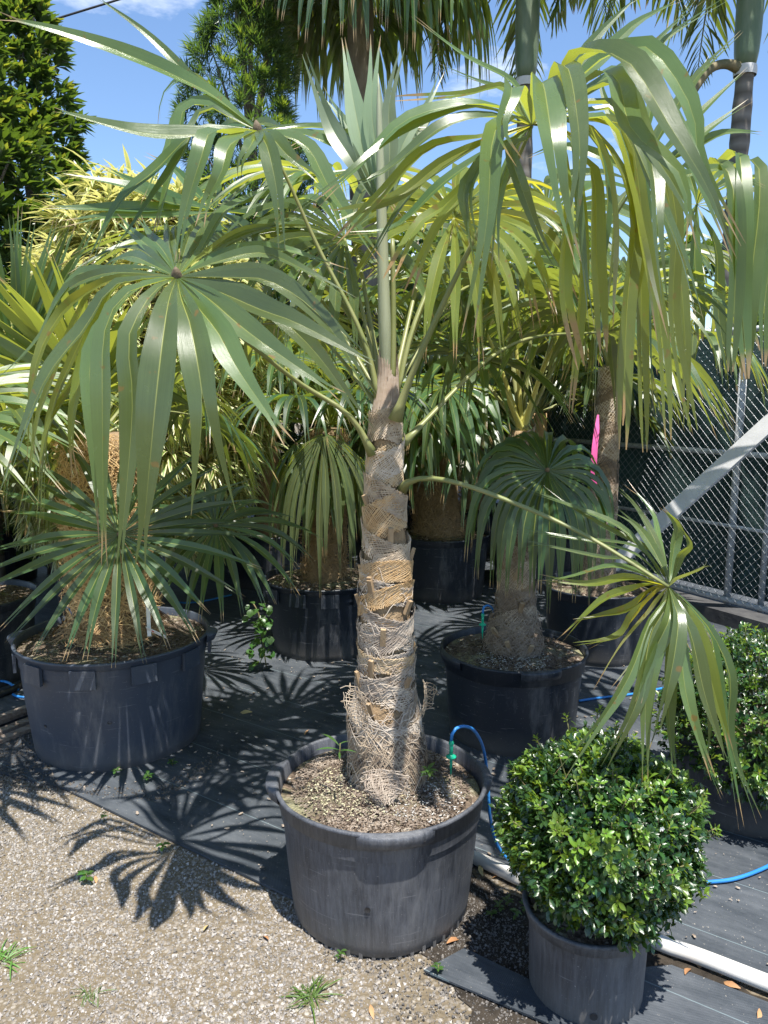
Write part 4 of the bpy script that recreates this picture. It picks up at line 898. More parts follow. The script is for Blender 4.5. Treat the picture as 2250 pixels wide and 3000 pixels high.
# palm with hairy golden trunk in the wide tub
lp = empty('palm_tree', (LX, LD, .47), 'palm with shaggy golden-haired trunk in the wide grey tub', 'palm tree')
ltop = PD(212, 985, LD); hairy_trunk(lp, LX, LD, .50, float(ltop[2]) + .10, .175, 5200, HAIR, top=ltop + A3(0, 0, .10))
lc = ltop + A3(0, 0, .08)
loose(lp, 420, .55, .66, HAIR_DARK, lambda q: A3(LX, LD, q), lambda q: .165 + .10 * min(1, max(0, .60 - q) / .10), .02, .12, .004, 'root_fibre', (0, 6.28), .35)
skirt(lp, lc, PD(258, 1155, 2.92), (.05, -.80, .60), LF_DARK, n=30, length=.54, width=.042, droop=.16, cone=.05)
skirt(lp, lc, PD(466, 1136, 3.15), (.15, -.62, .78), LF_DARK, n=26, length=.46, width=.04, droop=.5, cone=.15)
# backlit frond with pale ribs, seen from below
auto_frond(lp, lc, PD(206, 850, 3.15), LF_YEL, n=26, length=.66, droop=.10, width=.075, normal=(.25, -.55, -.75), aim=(-.75, -.1, .55), spread=R(120), tilt=0, sag=.1)
auto_frond(lp, lc, PD(40, 790, 3.5), LF_MID, n=18, length=.72, droop=.06, width=.055, normal=(.2, -.9, .3), aim=(-.12, 0, 1), spread=R(50))
for hx, hy, hd, mt, ln, dp_, tl in ((70, 900, 3.3, LF_YEL, .6, .7, .5), (-30, 1060, 3.4, LF_YEL, .5, .8, .6), (360, 850, 4.0, LF_MID, .55, .8, .6), (440, 900, 3.8, LF_DARK, .55, .9, .6), (290, 850, 4.1, LF_MID, .5, .9, .6), (-40, 960, 3.6, LF_YEL, .6, .8, .5), (-70, 820, 2.75, LF_YEL, .66, .5, .4), (-190, 900, 2.5, LF_YEL, .66, .5, .4)):
    auto_frond(lp, lc, PD(hx, hy, hd), mt, n=26, length=ln, droop=dp_, width=.048, tilt=tl, normal=(0, -.3, 1))

# palm in the plain black pot behind the clipped shrub
p2 = empty('palm_tree', (P2X, P2D, .38), 'palm with brown woven trunk and yellow leaf stalks, one umbrella-like drooping leaf', 'palm tree')
p2t = PD(1128, 930, P2D); p2ax = lambda q: A3(P2X, P2D, .38) + (p2t - A3(P2X, P2D, .38)) * ((q - .38) / (p2t[2] - .38)); p2r = lambda q: float(np.interp(q, [.38, .48, .6, .95, p2t[2]], [.125, .12, .088, .078, .05]))
mb = MB(); qs = np.linspace(.36, p2t[2], 20); mb.tube([p2ax(q) for q in qs], [p2r(q) - .005 for q in qs], 18); build(mb, 'trunk', CORE, p2)
for i, z in enumerate(np.arange(.38, p2t[2] - .05, .085)):
    sheath(p2, z, z + .11, rnd.uniform(0, 6), .5, (FIB_DARK, FIB, FIB_DARK)[i % 3], p2ax, p2r, ang=.85, mess=.35 if i < 3 else .1, space=.010, wd=.0036)
loose(p2, 260, .40, .62, FIB_DARK, p2ax, p2r, .02, .13, .003)
for a_, z in ((-1.9, .45), (-1.2, .43), (-2.4, .5), (-1.5, .62), (-1.75, .78)):
    c = p2ax(z) + (p2r(z) + .008) * A3(math.cos(a_), math.sin(a_), 0); mb = MB(); out = A3(math.cos(a_), math.sin(a_), 0); y = nrm(A3(0, 0, 1) + out * .5 + A3(rnd.uniform(-.5, .5), 0, 0)); x = nrm(np.cross(y, out)); mb.box(c, (.02, .09, .012), ax=np.array([x, y, np.cross(x, y)])); build(mb, 'leaf_base', STUB, p2, smooth=False)
skirt(p2, p2t - A3(0, 0, .02), PD(1182, 1016, 3.02), (.08, -.80, .62), LF_DARK, n=36, length=.56, width=.046, droop=3.4, cone=.15, stiff=.38)
for hx, hy, hd, mt, ln, dp_, tl, py in ((1022, 775, 3.2, LF_MID, .60, .8, .5, PETIOLE_Y), (1230, 700, 3.2, LF_YEL, .62, .8, .5, PETIOLE_Y), (1090, 560, 3.5, LF_YEL, .66, .9, .5, PETIOLE_Y), (1180, 470, 3.7, LF_YEL, .66, .8, .4, PETIOLE), (985, 620, 3.5, LF_YEL, .64, .9, .6, PETIOLE_Y), (1320, 640, 3.4, LF_YEL, .64, .9, .6, PETIOLE), (940, 760, 3.7, LF_MID, .6, .8, .5, PETIOLE), (1040, 470, 3.9, LF_MID, .66, .8, .4, PETIOLE)):
    auto_frond(p2, p2t, PD(hx, hy, hd), mt, n=26, length=ln, droop=dp_, width=.05, tilt=tl, pet=py, r0=.016, normal=(0, -.3, 1))
dG = 3.1
hand_frond(p2, [p2t, PD(1230, 640, 3.3)], (1080, 800), C3, dG, (-.5, -.5, .6), [
 (46, [(1200, 560, .0), (1350, 330, .02), (1528, 130, .05)]), (40, [(1230, 640, 0), (1400, 460, .02), (1575, 290, .04)]), (40, [(1230, 700, 0), (1420, 560, .02), (1588, 428, .04)]), (46, [(1240, 700, 0), (1420, 600, .02), (1540, 575, .04), (1670, 580, .06)]),
 (40, [(1130, 560, .1), (1180, 330, .15), (1250, 60, .2)]), (38, [(1160, 600, .1), (1300, 420, .2), (1400, 250, .25)]), (40, [(1000, 600, .1), (940, 420, .2), (900, 260, .25)]), (44, [(1250, 780, 0), (1450, 740, 0), (1650, 800, 0)]), (44, [(900, 760, 0), (700, 800, 0), (540, 960, 0)]), (44, [(950, 700, .1), (760, 640, .15), (600, 700, .2)]), (46, [(1180, 900, -.1), (1260, 1100, -.15), (1280, 1400, -.15)]), (46, [(1000, 900, -.1), (920, 1100, -.15), (900, 1400, -.15)]), (46, [(1090, 920, -.1), (1090, 1150, -.15), (1080, 1450, -.15)])], LF_YEL, px(3.1), hast=False)

# limp palm in the tub left of the trunk
p3 = empty('palm_tree', (P3X, P3D, .42), 'small palm with limp leaves hanging like a skirt, behind the woven trunk', 'palm tree')
p3t = PD(708, 925, P3D); hairy_trunk(p3, P3X, P3D, .44, float(p3t[2]), .12, 2200, HAIR_DARK, top=p3t)
skirt(p3, p3t, PD(700, 938, 4.25), (0, -.55, .85), LF_LIMP, n=30, length=.80, width=.040, droop=1.5, cone=.75, stiff=.0, jit=.16)
skirt(p3, p3t, PD(760, 985, 4.45), (.3, -.5, .8), LF_LIMP, n=18, length=.66, width=.042, droop=2.2, cone=.6, stiff=.1)
skirt(p3, p3t, PD(640, 960, 4.5), (-.4, -.4, .8), LF_DARK, n=18, length=.68, width=.05, droop=1.9, cone=.5, stiff=.1)
auto_frond(p3, p3t - A3(0, 0, .03), p3t + A3(.02, -.05, .02), LF_YEL, n=22, length=.42, droop=.05, width=.025, aim=(0, -.1, 1), normal=(0, -1, .1), spread=R(85), r0=.02)
for hx, hy, hd, mt in ((640, 860, 4.5, LF_DARK), (780, 850, 4.6, LF_DARK), (700, 790, 4.9, LF_MID), (600, 780, 4.8, LF_MID)):
    auto_frond(p3, p3t, PD(hx, hy, hd), mt, n=24, length=.6, droop=1.0, width=.05, tilt=.5)

# dark palm at the back
p4 = empty('palm_tree', (P4X, P4D, .46), 'dark shaded palm with brown shaggy trunk in the rearmost tub', 'palm tree')
p4t = PD(935, 930, P4D); hairy_trunk(p4, P4X, P4D, .48, float(p4t[2]), .19, 2200, HAIR_DARK, top=p4t)
for k in range(15):
    a = 6.2832 * k / 15 + .2; e = (.25, .6, .95)[k % 3]; h_ = p4t + A3(math.cos(a) * .5 * (1.1 - e * .5), math.sin(a) * .45, .5 * e - .15)
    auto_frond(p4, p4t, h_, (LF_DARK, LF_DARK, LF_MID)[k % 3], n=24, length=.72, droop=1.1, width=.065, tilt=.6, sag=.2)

# ribboned palm by the fence
p5 = empty('palm_tree', (P5X, P5D, .40), 'palm tied with a pink ribbon beside the chain-link fence, broad yellow-green leaves', 'palm tree')
p5t = PD(1318, 800, P5D); p5ax = lambda q: A3(P5X, P5D, .40) + (p5t - A3(P5X, P5D, .40)) * ((q - .40) / (p5t[2] - .40)); p5r = lambda q: float(np.interp(q, [.4, .55, 1.0, p5t[2]], [.11, .09, .08, .06]))
mb = MB(); qs = np.linspace(.38, p5t[2], 20); mb.tube([p5ax(q) for q in qs], [p5r(q) - .005 for q in qs], 18); build(mb, 'trunk', CORE, p5)
for i, z in enumerate(np.arange(.40, p5t[2] - .05, .11)): sheath(p5, z, z + .14, rnd.uniform(0, 6), .5, (FIB_DARK, FIB)[i % 2], p5ax, p5r, ang=.85, mess=.3, space=.013, wd=.0045)
dH = 3.55
hand_frond(p5, [p5t, PD(1400, 690, 4.0)], (1345, 900), C3, dH, (.15, -.35, .9), [
 (70, [(1370, 800, -.15), (1430, 700, -.35), (1490, 820, -.5), (1500, 1200, -.52), (1480, 1640, -.52)]), (80, [(1400, 780, -.15), (1520, 672, -.38), (1560, 900, -.5), (1570, 1300, -.52), (1556, 1700, -.52)]), (75, [(1440, 800, -.1), (1595, 705, -.3), (1630, 860, -.42), (1595, 1300, -.46), (1568, 1660, -.46)]),
 (70, [(1460, 830, -.05), (1640, 790, -.2), (1690, 1000, -.25), (1660, 1350, -.25), (1640, 1600, -.25)]), (70, [(1450, 880, 0), (1640, 860, -.05), (1720, 1150, -.05), (1720, 1500, -.05)]), (60, [(1440, 920, .05), (1600, 950, .1), (1660, 1250, .1), (1650, 1650, .1)]), (60, [(1420, 950, .0), (1530, 1050, .0), (1560, 1300, 0), (1610, 1560, 0)]),
 (60, [(1370, 960, -.05), (1420, 1100, -.08), (1450, 1400, -.1), (1480, 1640, -.1)]), (60, [(1340, 980, -.05), (1340, 1150, -.08), (1370, 1500, -.1)]), (60, [(1310, 960, -.05), (1260, 1100, -.08), (1240, 1500, -.1)]), (60, [(1280, 900, 0), (1180, 950, 0), (1120, 1200, 0), (1100, 1500, 0)]), (56, [(1360, 820, .1), (1380, 740, .25), (1440, 760, .35), (1500, 900, .4)]), (56, [(1390, 810, .1), (1460, 730, .2), (1540, 780, .3), (1600, 950, .32)]), (50, [(1330, 820, .1), (1300, 740, .25), (1250, 780, .35)]), (50, [(1420, 830, .05), (1550, 780, .15), (1650, 900, .2), (1700, 1100, .2)])], LF_YEL, px(3.3), hast=False, hang=2)
for hx, hy, hd, mt, ln in ((1230, 640, 4.4, LF_YEL, .55), (1500, 720, 4.3, LF_YEL, .62), (1360, 600, 4.6, LF_YEL, .62), (1250, 560, 4.8, LF_YEL, .6), (1560, 640, 4.8, LF_YEL, .6), (1450, 560, 5.0, LF_MID, .6)):
    auto_frond(p5, p5t, PD(hx, hy, hd), mt, n=26, length=ln, droop=1.0, width=.055, tilt=.5)
rb_ = MB(); c = [PD(1292, 896, 4.42), PD(1288, 940, 4.38), PD(1284, 980, 4.36), PD(1283, 1030, 4.38), PD(1291, 1066, 4.40)]
C = crom(c, 12); wv = np.interp(np.linspace(0, 1, 13), [0, .2, .6, .85, 1], [.006, .020, .022, .022, .006]); rb_.add(np.concatenate([C - np.outer(wv, A3(.9, .4, 0)), C + np.outer(wv, A3(.9, .4, 0)), C - np.outer(wv, A3(.9, .4, 0)) + A3(0, .002, 0), C + np.outer(wv, A3(.9, .4, 0)) + A3(0, .002, 0)]), [(i, i + 1, 14 + i, 13 + i) for i in range(12)] + [(26 + i, 39 + i, 40 + i, 27 + i) for i in range(12)]); tag(build(rb_, 'ribbon', PINK, loc=C[0]), 'bright pink plastic ribbon hanging on the palm trunk by the fence', 'ribbon')

# palm in the pot at the far left
p7 = empty('palm_tree', (P7X, P7D, .45), 'bushy yellow-green palm in the pot behind the hairy-trunk palm', 'palm tree')
p7t = A3(P7X, P7D, 1.15); hairy_trunk(p7, P7X, P7D, .46, 1.15, .13, 1400, HAIR_DARK, top=p7t)
for k in range(12):
    a = 6.2832 * k / 12; e = (.15, .6, .95)[k % 3]; auto_frond(p7, p7t, p7t + A3(math.cos(a) * .5 * (1.15 - e * .5), math.sin(a) * .45, .6 * e - .1), (LF_YEL, LF_MID, LF_YEL)[k % 3], n=24, length=.6, droop=.8, width=.05, tilt=.5)

# rows of further potted palms behind: one built, the rest copied
def nursery_palm(loc, trunk_h, mats, nf, L_, label, group):
    o = empty('palm_tree', loc, label, 'palm tree', group); x, d, _ = loc; t_ = A3(x, d, trunk_h)
    mb = MB(); zs_ = np.linspace(.35, trunk_h, 8); mb.tube([A3(x, d, q) for q in zs_], np.linspace(.12, .07, 8), 12); build(mb, 'trunk', HAIR_DARK, o)
    for k in range(nf):
        a = 6.2832 * k * .382 + .3; e = (.2, .5, .8, 1.0)[k % 4]; h_ = t_ + A3(math.cos(a) * .62 * (1.15 - e * .55), math.sin(a) * .62 * (1.15 - e * .55), .75 * e - .1)
        auto_frond(o, t_, h_, mats[k % len(mats)], n=26, length=L_, droop=.8, width=.06, tilt=.4, separate=False)
    return o
GRP = 'potted palms in the shade behind the front rows'
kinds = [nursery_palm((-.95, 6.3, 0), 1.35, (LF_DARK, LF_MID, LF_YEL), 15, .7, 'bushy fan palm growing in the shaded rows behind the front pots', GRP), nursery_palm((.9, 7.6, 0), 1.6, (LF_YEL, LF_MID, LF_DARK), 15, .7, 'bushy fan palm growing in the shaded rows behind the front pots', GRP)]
bpot = pot(-.95, 6.3, .36, .45, 'black tub in the shaded rows behind the front pots', POT_BLACK, POT_BLACK, group='tubs in the shaded rows', seg=32)
bp2 = copy_tree(bpot); bp2.location = (.9, 7.6, 0)
for i, (x, d, s_, rz) in enumerate(((-2.1, 5.6, 1.0, 1.1), (-.1, 7.6, 1.12, 2.3), (-1.7, 7.4, 1.15, .4), (1.8, 8.4, 1.1, 4.0), (-3.3, 6.4, 1.1, 5.1), (.35, 8.8, 1.2, 3.1), (-.75, 8.6, 1.2, 1.9), (2.3, 9.3, 1.15, .9), (1.25, 6.3, 1.05, 2.7))):
    k = copy_tree(kinds[i % 2]); k.location = (x, d, 0); k.rotation_euler = (0, 0, rz); k.scale = (s_, s_, s_)
    q = copy_tree(bpot); q.location = (x, d, 0)

# ------------------------------------------------------------------ clipped round shrubs
SHRUB = leaf_mat('glossy_shrub_leaf', (.024, .068, .020), (.05, .10, .035), (.16, .28, .02), rough=.24, tmix=.26, rib=(.10, .20, .05), tip=(.07, .15, .03), tipv=1.2)
SHRUB_NEW = leaf_mat('new_shrub_leaf', (.13, .23, .03), (.15, .26, .05), (.42, .52, .03), rough=.28, tmix=.34, rib=(.2, .35, .06), tip=(.2, .3, .05), tipv=1.2)
def sprig_mesh(n, ln, seed, mats, spread=1.0):
    """a small whorl of leaves at a twig end"""
    r_ = np.random.default_rng(seed); tv, tf, tuv = leaf_template(.52, .35, .22, .62); d = np.zeros((n, 3)); a = np.arange(n) * 2.4 + r_.uniform(0, .4, n); e = np.linspace(.95, .25, n)
    d[:, 0] = np.cos(a) * np.cos(e * 1.2) * spread; d[:, 1] = np.sin(a) * np.cos(e * 1.2) * spread; d[:, 2] = np.sin(e * 1.2)
    pos = np.column_stack([d[:, 0] * .004, d[:, 1] * .004, np.linspace(.010, -.012, n)]); v, f, uv = scatter(tv, tf, tuv, axes_from(d), pos, ln * r_.uniform(.75, 1.15, n) * np.linspace(.75, 1.1, n))
    mb = MB(); mb.tube([(0, 0, -.05), (0, 0, .008)], .0016, 5); tw = np.concatenate(mb.v); n0 = len(v)
    return np.vstack([v, tw]), [tuple(q) for q in f] + [tuple(i + n0 for i in q) for q in mb.f], np.vstack([uv, np.zeros((len(tw), 2))]), [0] * len(f) + [1] * len(mb.f)
TWIG = plain('green_brown_twig', (.10, .13, .04), (.17, .12, .06), 20, .7, 0)
def ball_shrub(x, d, zc, r, zb, label, nsp, nin, parts=True):
    o = empty('round_shrub', (x, d, zb), label, 'shrub'); c = A3(x, d, zc)
    mb = MB(); mb.tube(crom([A3(x, d, zb - .02), A3(x + .01, d, zb + .08), c + A3(0, 0, -.02)], 6), [.016, .015, .013, .012, .01, .009, .007], 7)
    for k in range(16):
        dv = rand_dirs(1)[0]; dv[2] = abs(dv[2]) * .8 - .1; mb.tube(crom([c + A3(0, 0, -.1), c + dv * r * .45, c + dv * r * .9], 5), np.linspace(.006, .0015, 6), 5)
    build(mb, 'stem', BARK, o)
    variants = []
    for q in range(5):
        v, f, uv, mi = sprig_mesh(9, .0235, 40 + q, None); variants.append(fast_mesh('leaf_sprig', v, f, uv, True, [SHRUB_NEW if q in (1, 3) else SHRUB, TWIG], mi))
    lump = lambda dv: 1 + .06 * np.sin(dv[:, 0] * 7 + 1) * np.sin(dv[:, 1] * 6) + .05 * np.sin(dv[:, 2] * 9 + dv[:, 0] * 5)
    dv = rand_dirs(nsp * 2); dv = dv[dv[:, 2] > -.75][:nsp]; rr = r * lump(dv) * rng.uniform(.86, 1.08, len(dv)); pos = c + dv * rr[:, None] * A3(1, 1, .93)
    front = np.argsort(dv[:, 1] - .4 * dv[:, 2]); sel = front[:290] if parts else []
    for i in sel:
        q = obj('leaf_sprig', variants[rnd.randrange(5)], o); q.location = Vector(pos[i] - np.array(o.location)); g = dv[i] + A3(0, 0, .55) + rng.normal(0, .25, 3)
        q.rotation_mode = 'QUATERNION'; q.rotation_quaternion = Vector(g).to_track_quat('Z', 'Y'); s_ = rnd.uniform(.55, 1.3); q.scale = (s_, s_, s_)
    rest = np.setdiff1d(np.arange(len(dv)), sel); tv, tf, tuv = leaf_template(.52, .35, .22, .62, 3)
    for mat_, idx, jj in ((SHRUB, rest[::2], 0), (SHRUB_NEW, rest[1::4], 1), (SHRUB, rest[3::4], 2)):
        k = 8; n = len(idx); base = np.repeat(pos[idx], k, 0); od = np.repeat(dv[idx], k, 0) + A3(0, 0, .5); ld = od * .55 + rng.normal(0, .75, (n * k, 3))
        v, f, uv = scatter(tv, tf, tuv, axes_from(ld, rng.normal(0, .5, n * k)), base + rng.normal(0, .006, (n * k, 3)), .0225 * rng.uniform(.7, 1.2, n * k))
        q = obj('foliage', fast_mesh('foliage', v - np.array(o.location), f, uv, True, [mat_]), o); q['kind'] = 'stuff'
    dv2 = rand_dirs(nin); dv2 = dv2[dv2[:, 2] > -.8]; n = len(dv2); p_ = c + dv2 * (r * rng.uniform(.62, .96, n))[:, None]
    v, f, uv = scatter(tv, tf, tuv, axes_from(dv2 + rng.normal(0, .8, (n, 3)), rng.normal(0, .6, n)), p_, .030 * rng.uniform(.7, 1.2, n))
    q = obj('inner_foliage', fast_mesh('inner_foliage', v - np.array(o.location), f, uv, True, [SHRUB]), o); q['kind'] = 'stuff'
    # long stray shoots
    for k in range(34):
        dvk = rand_dirs(1)[0]; dvk[2] = abs(dvk[2]); dvk = nrm(dvk); s0 = c + dvk * r * .95; s1 = s0 + (dvk * .7 + A3(0, 0, .5)) * rnd.uniform(.03, .075); mb = MB(); mb.tube([s0 - dvk * .03, s0, s1], .0016, 5); sh = build(mb, 'shoot', TWIG, o)
        q = obj('leaf_sprig', variants[3], sh); q.location = Vector(s1 - np.array(o.location)); q.rotation_mode = 'QUATERNION'; q.rotation_quaternion = Vector(dvk + A3(0, 0, .6)).to_track_quat('Z', 'Y'); q.scale = (.7, .7, .7)
    return o
BC = PD(1303, 1800, BD - .01)
ball_shrub(float(BC[0]), BD, float(BC[2]), .240, .24, 'clipped round glossy green shrub in the small scuffed pot', 1900, 5200)
BC2 = PD(1640, 1560, B2D - .05)
ball_shrub(float(BC2[0]), B2D - .05, float(BC2[2]), .335, .31, 'round dark green shrub half shaded by the drooping palm leaf, in the toothed pot', 1500, 5200)
# a few small white flowers
for k, (fx, fy) in enumerate(((1430, 1790), (1345, 1985), (1505, 1835))):
    p_ = PD(fx, fy, BD - .27 + .03 * k); mb = MB()
    for j in range(5):
        a = j * 1.2566; u_ = A3(math.cos(a), 0, math.sin(a)); s2 = A3(-math.sin(a), 0, math.cos(a)); mb.add([p_, p_ + u_ * .004 + s2 * .002 + A3(0, -.002, 0), p_ + u_ * .006 + A3(0, -.001, 0), p_ + u_ * .004 - s2 * .002 + A3(0, -.002, 0)], [(0, 1, 2, 3)])
    tag(build(mb, 'flower', WHITE, loc=p_), 'tiny white flower on the clipped round shrub', 'flower', 'white flowers on the round shrub')
#PART4
# ------------------------------------------------------------------ background trees and shrubs
def cloud_tree(name, label, cat, loc, trunk_h, shape, nros, k, ln, wid, mats, fold=.3, curl=.25, up=.5, group=None, tr=.07, spread=.8, limbs=14, droopy=0.0, peak=.55, parts_name='crown', rows=2):
    """shape(n) -> points (relative to base) and outward directions of leaf rosettes"""
    o = empty(name, loc, label, cat, group); L0 = np.array(loc); pts, out = shape(nros); n = len(pts)
    mb = MB(); top = pts[:, 2].max() * .96; mb.tube(crom([L0 + A3(0, 0, -.05), L0 + A3(.03, .02, top * .5), L0 + A3(0, 0, top)], 10), np.linspace(tr, .012, 11), 8)
    for i in rng.choice(n, limbs, False):
        q = pts[i]; b = A3(0, 0, max(trunk_h * .6, q[2] * .72)); mb.tube(crom([L0 + b, L0 + (b + q) / 2 + A3(0, 0, .08), L0 + q], 5), np.linspace(tr * .35, .006, 6), 5)
    build(mb, 'trunk', BARK, o)
    tv, tf, tuv = leaf_template(wid, fold, curl, peak, rows)
    for mi, (m_, frac) in enumerate(mats):
        idx = rng.permutation(n)[:int(n * frac)] if mi else np.arange(n); kk = k if mi == 0 else max(4, k // 2)
        base = np.repeat(pts[idx], kk, 0); od = np.repeat(out[idx], kk, 0); m = len(base)
        a = np.tile(np.arange(kk) * 2.4, len(idx)) + np.repeat(rng.uniform(0, 6, len(idx)), kk); e1 = np.cross(od, A3(.3, .2, 1)); e1 /= np.linalg.norm(e1, axis=1)[:, None] + 1e-9; e2 = np.cross(od, e1)
        fr = np.tile(np.linspace(.25, 1, kk), len(idx))[:, None] * spread * (1 if mi == 0 else .6)
        ld = od * (1.05 - fr * .8) + (np.cos(a)[:, None] * e1 + np.sin(a)[:, None] * e2) * fr + A3(0, 0, up * .4 - droopy) + rng.normal(0, .12, (m, 3))
        off = od * (.03 if mi else 0.0) + od * ((1 - fr) * ln * .5)
        v, f, uv = scatter(tv, tf, tuv, axes_from(ld, rng.normal(0, .35, m)), base + off, ln * rng.uniform(.7, 1.15, m) * (1 if mi == 0 else .75))
        q = obj(parts_name, fast_mesh(parts_name, v, f, uv, True, [m_]), o); q['kind'] = 'stuff'
    return o
def cone_shape(h0, h1, r0, taper=1.0, lumps=9, seed=1):
    g = np.random.default_rng(seed); la = g.uniform(0, 6.28, lumps * 3); lz = g.uniform(0, 1, lumps * 3)
    def fn(n):
        t = g.uniform(0, 1, n) ** .85; a = g.uniform(0, 6.28, n); prof = (1 - t) ** taper * np.minimum(1, .55 + t * 5) + .05
        bulge = np.zeros(n)
        for q in range(len(la)): bulge += np.exp(-((np.angle(np.exp(1j * (a - la[q])))) / .5) ** 2 - ((t - lz[q]) / .07) ** 2)
        r = r0 * prof * (.60 + .55 * np.clip(bulge, 0, 1.2)) * g.uniform(.55, 1.0, n) ** .4; p = np.column_stack([r * np.cos(a), r * np.sin(a), h0 + t * (h1 - h0)])
        out = np.column_stack([np.cos(a), np.sin(a), .35 + .5 * t]) + g.normal(0, .25, (n, 3)); return p, out / np.linalg.norm(out, axis=1)[:, None]
    return fn
def mound_shape(c, rad, seed=1, lo=-.6, lumps=16):
    g = np.random.default_rng(seed); ld = g.normal(size=(lumps, 3)); ld /= np.linalg.norm(ld, axis=1)[:, None]
    def fn(n):
        d = g.normal(size=(n * 2, 3)); d /= np.linalg.norm(d, axis=1)[:, None]; d = d[d[:, 2] > lo][:n]; b = np.max(d @ ld.T, 1)
        r = (.74 + .30 * np.clip((b - .75) / .25, 0, 1)) * g.uniform(.7, 1, len(d)) ** .35; p = np.asarray(c) + d * r[:, None] * np.asarray(rad)
        out = d + A3(0, 0, .4) + g.normal(0, .2, d.shape); return p, out / np.linalg.norm(out, axis=1)[:, None]
    return fn
TREE = leaf_mat('dark_tree_leaf', (.028, .065, .020), (.06, .10, .035), (.16, .26, .02), rough=.28, tmix=.25, rib=(.08, .12, .03), tip=(.05, .08, .02), tipv=1.2)
TREE_NEW = leaf_mat('young_tree_leaf', (.17, .24, .03), (.20, .26, .05), (.45, .50, .04), rough=.32, tmix=.35, rib=(.2, .25, .05), tip=(.35, .16, .05), tipv=.95)
PODO = leaf_mat('podocarpus_leaf', (.030, .075, .026), (.07, .12, .05), (.16, .28, .03), rough=.38, tmix=.25, rib=(.07, .12, .04), tip=(.06, .1, .03), tipv=1.2)
PODO_NEW = leaf_mat('young_podocarpus_leaf', (.13, .22, .03), (.16, .25, .06), (.40, .52, .04), rough=.38, tmix=.35, rib=(.15, .22, .05), tip=(.15, .22, .04), tipv=1.2)
HEDGE = leaf_mat('hedge_leaf', (.030, .07, .02), (.06, .11, .04), (.2, .3, .02), rough=.35, tmix=.3, rib=(.06, .1, .03), tip=(.05, .08, .02), tipv=1.2)
SONG = leaf_mat('cream_edged_strap_leaf', (.11, .19, .035), (.20, .28, .08), (.60, .56, .18), rough=.36, tmix=.3, rib=(.12, .20, .04), tip=(.55, .50, .16), tipv=1.2, edge=((.66, .62, .34), .28))
def at(x, y, d): return PD(x, y, d)
def base_at(x, d): q = PD(x, 843, d); return (float(q[0]), d, 0.0)
hgt = lambda y, d: float(PD(830, y, d)[2])
# conical broadleaf tree at the left
cloud_tree('broadleaf_tree', 'tall conical dark evergreen with yellowish young shoots behind the cream-striped bush', 'tree', base_at(92, 6.6), .5, cone_shape(.4, hgt(-40, 6.6), .92, .8, 12, 3), 820, 11, .15, .38, ((TREE, 1), (TREE_NEW, .35)), up=.5, limbs=20)
cloud_tree('broadleaf_tree', 'dense dark evergreen tree standing left of the conical tree', 'tree', base_at(-40, 5.9), .5, cone_shape(.3, hgt(40, 5.9), .85, .6, 12, 5), 760, 11, .15, .38, ((TREE, 1), (TREE_NEW, .3)), up=.4, limbs=18)
# podocarpus column
cloud_tree('podocarpus_tree', 'narrow podocarpus column of fine needle-like leaves against the sky', 'tree', base_at(555, 7.6), .5, cone_shape(.6, hgt(-260, 7.6), .62, .30, 16, 8), 1500, 26, .13, .10, ((PODO, 1), (PODO_NEW, .35)), fold=.2, curl=.15, up=.25, spread=1.0, limbs=24)
# cream striped dracaena
cloud_tree('striped_dracaena', 'mounded bush with drooping cream and green striped leaves', 'shrub', base_at(300, 5.4), .4, mound_shape((.0, 0, 1.58), (.80, .7, 1.34), 4, -.8, 30), 640, 26, .215, .155, ((SONG, 1),), fold=.35, curl=.75, up=.2, spread=1.05, limbs=22, droopy=.1, peak=.35, rows=4)
# dark mass of trees far behind, one by one
for i, (x, d, yt, rr) in enumerate(((-150, 9.5, 560, 1.3), (330, 10.5, 520, 1.3), (620, 10.0, 470, 1.2), (900, 11, 500, 1.3), (1180, 10.5, 520, 1.3), (1450, 11.5, 540, 1.4), (1750, 10, 560, 1.3))):
    b_ = base_at(x, d); ht = hgt(yt, d); cloud_tree('hedge_tree', ('rounded dark tree far behind the palms, left of the podocarpus', 'rounded dark tree far behind the cream-striped bush', 'rounded dark tree far behind the podocarpus column', 'rounded dark tree far behind the upright spear leaf', 'rounded dark tree far behind the yellow-stalked palm', 'rounded dark tree far behind the ribboned palm', 'rounded dark tree beyond the chain-link fence')[i], 'tree', b_, .5, mound_shape((0, 0, ht * .52), (rr, .8, ht * .5), 20 + i, -.95), 950, 9, .17, .42, ((HEDGE, 1), (TREE_NEW, .1)), limbs=10, tr=.09)

# fan palm high behind, seen from below
fp = empty('fan_palm', base_at(790, 8.0), 'tall fan palm whose dark hanging leaves fill the top of the view', 'palm tree'); fx_, fd_ = fp.location[0], 8.0; ft = A3(fx_, fd_, hgt(-70, 8.0))
mb = MB(); zz = np.linspace(0, ft[2], 12); mb.tube([A3(fx_ + .04 * math.sin(q), fd_, q) for q in zz], np.linspace(.17, .12, 12), 12); build(mb, 'trunk', BARK, fp)
for k in range(20):
    a = 6.2832 * k * .382; e = (-.05, .25, .5, .7, .1)[k % 5]; h_ = ft + A3(math.cos(a) * (.85 - e * .4), math.sin(a) * (.8 - e * .4), e * .9 - .05)
    auto_frond(fp, ft - A3(0, 0, .05), h_, (LF_DARK, LF_DARK, LF_MID)[k % 3], n=26, length=1.15, droop=1.6, width=.085, tilt=.65, separate=False, sag=.2)
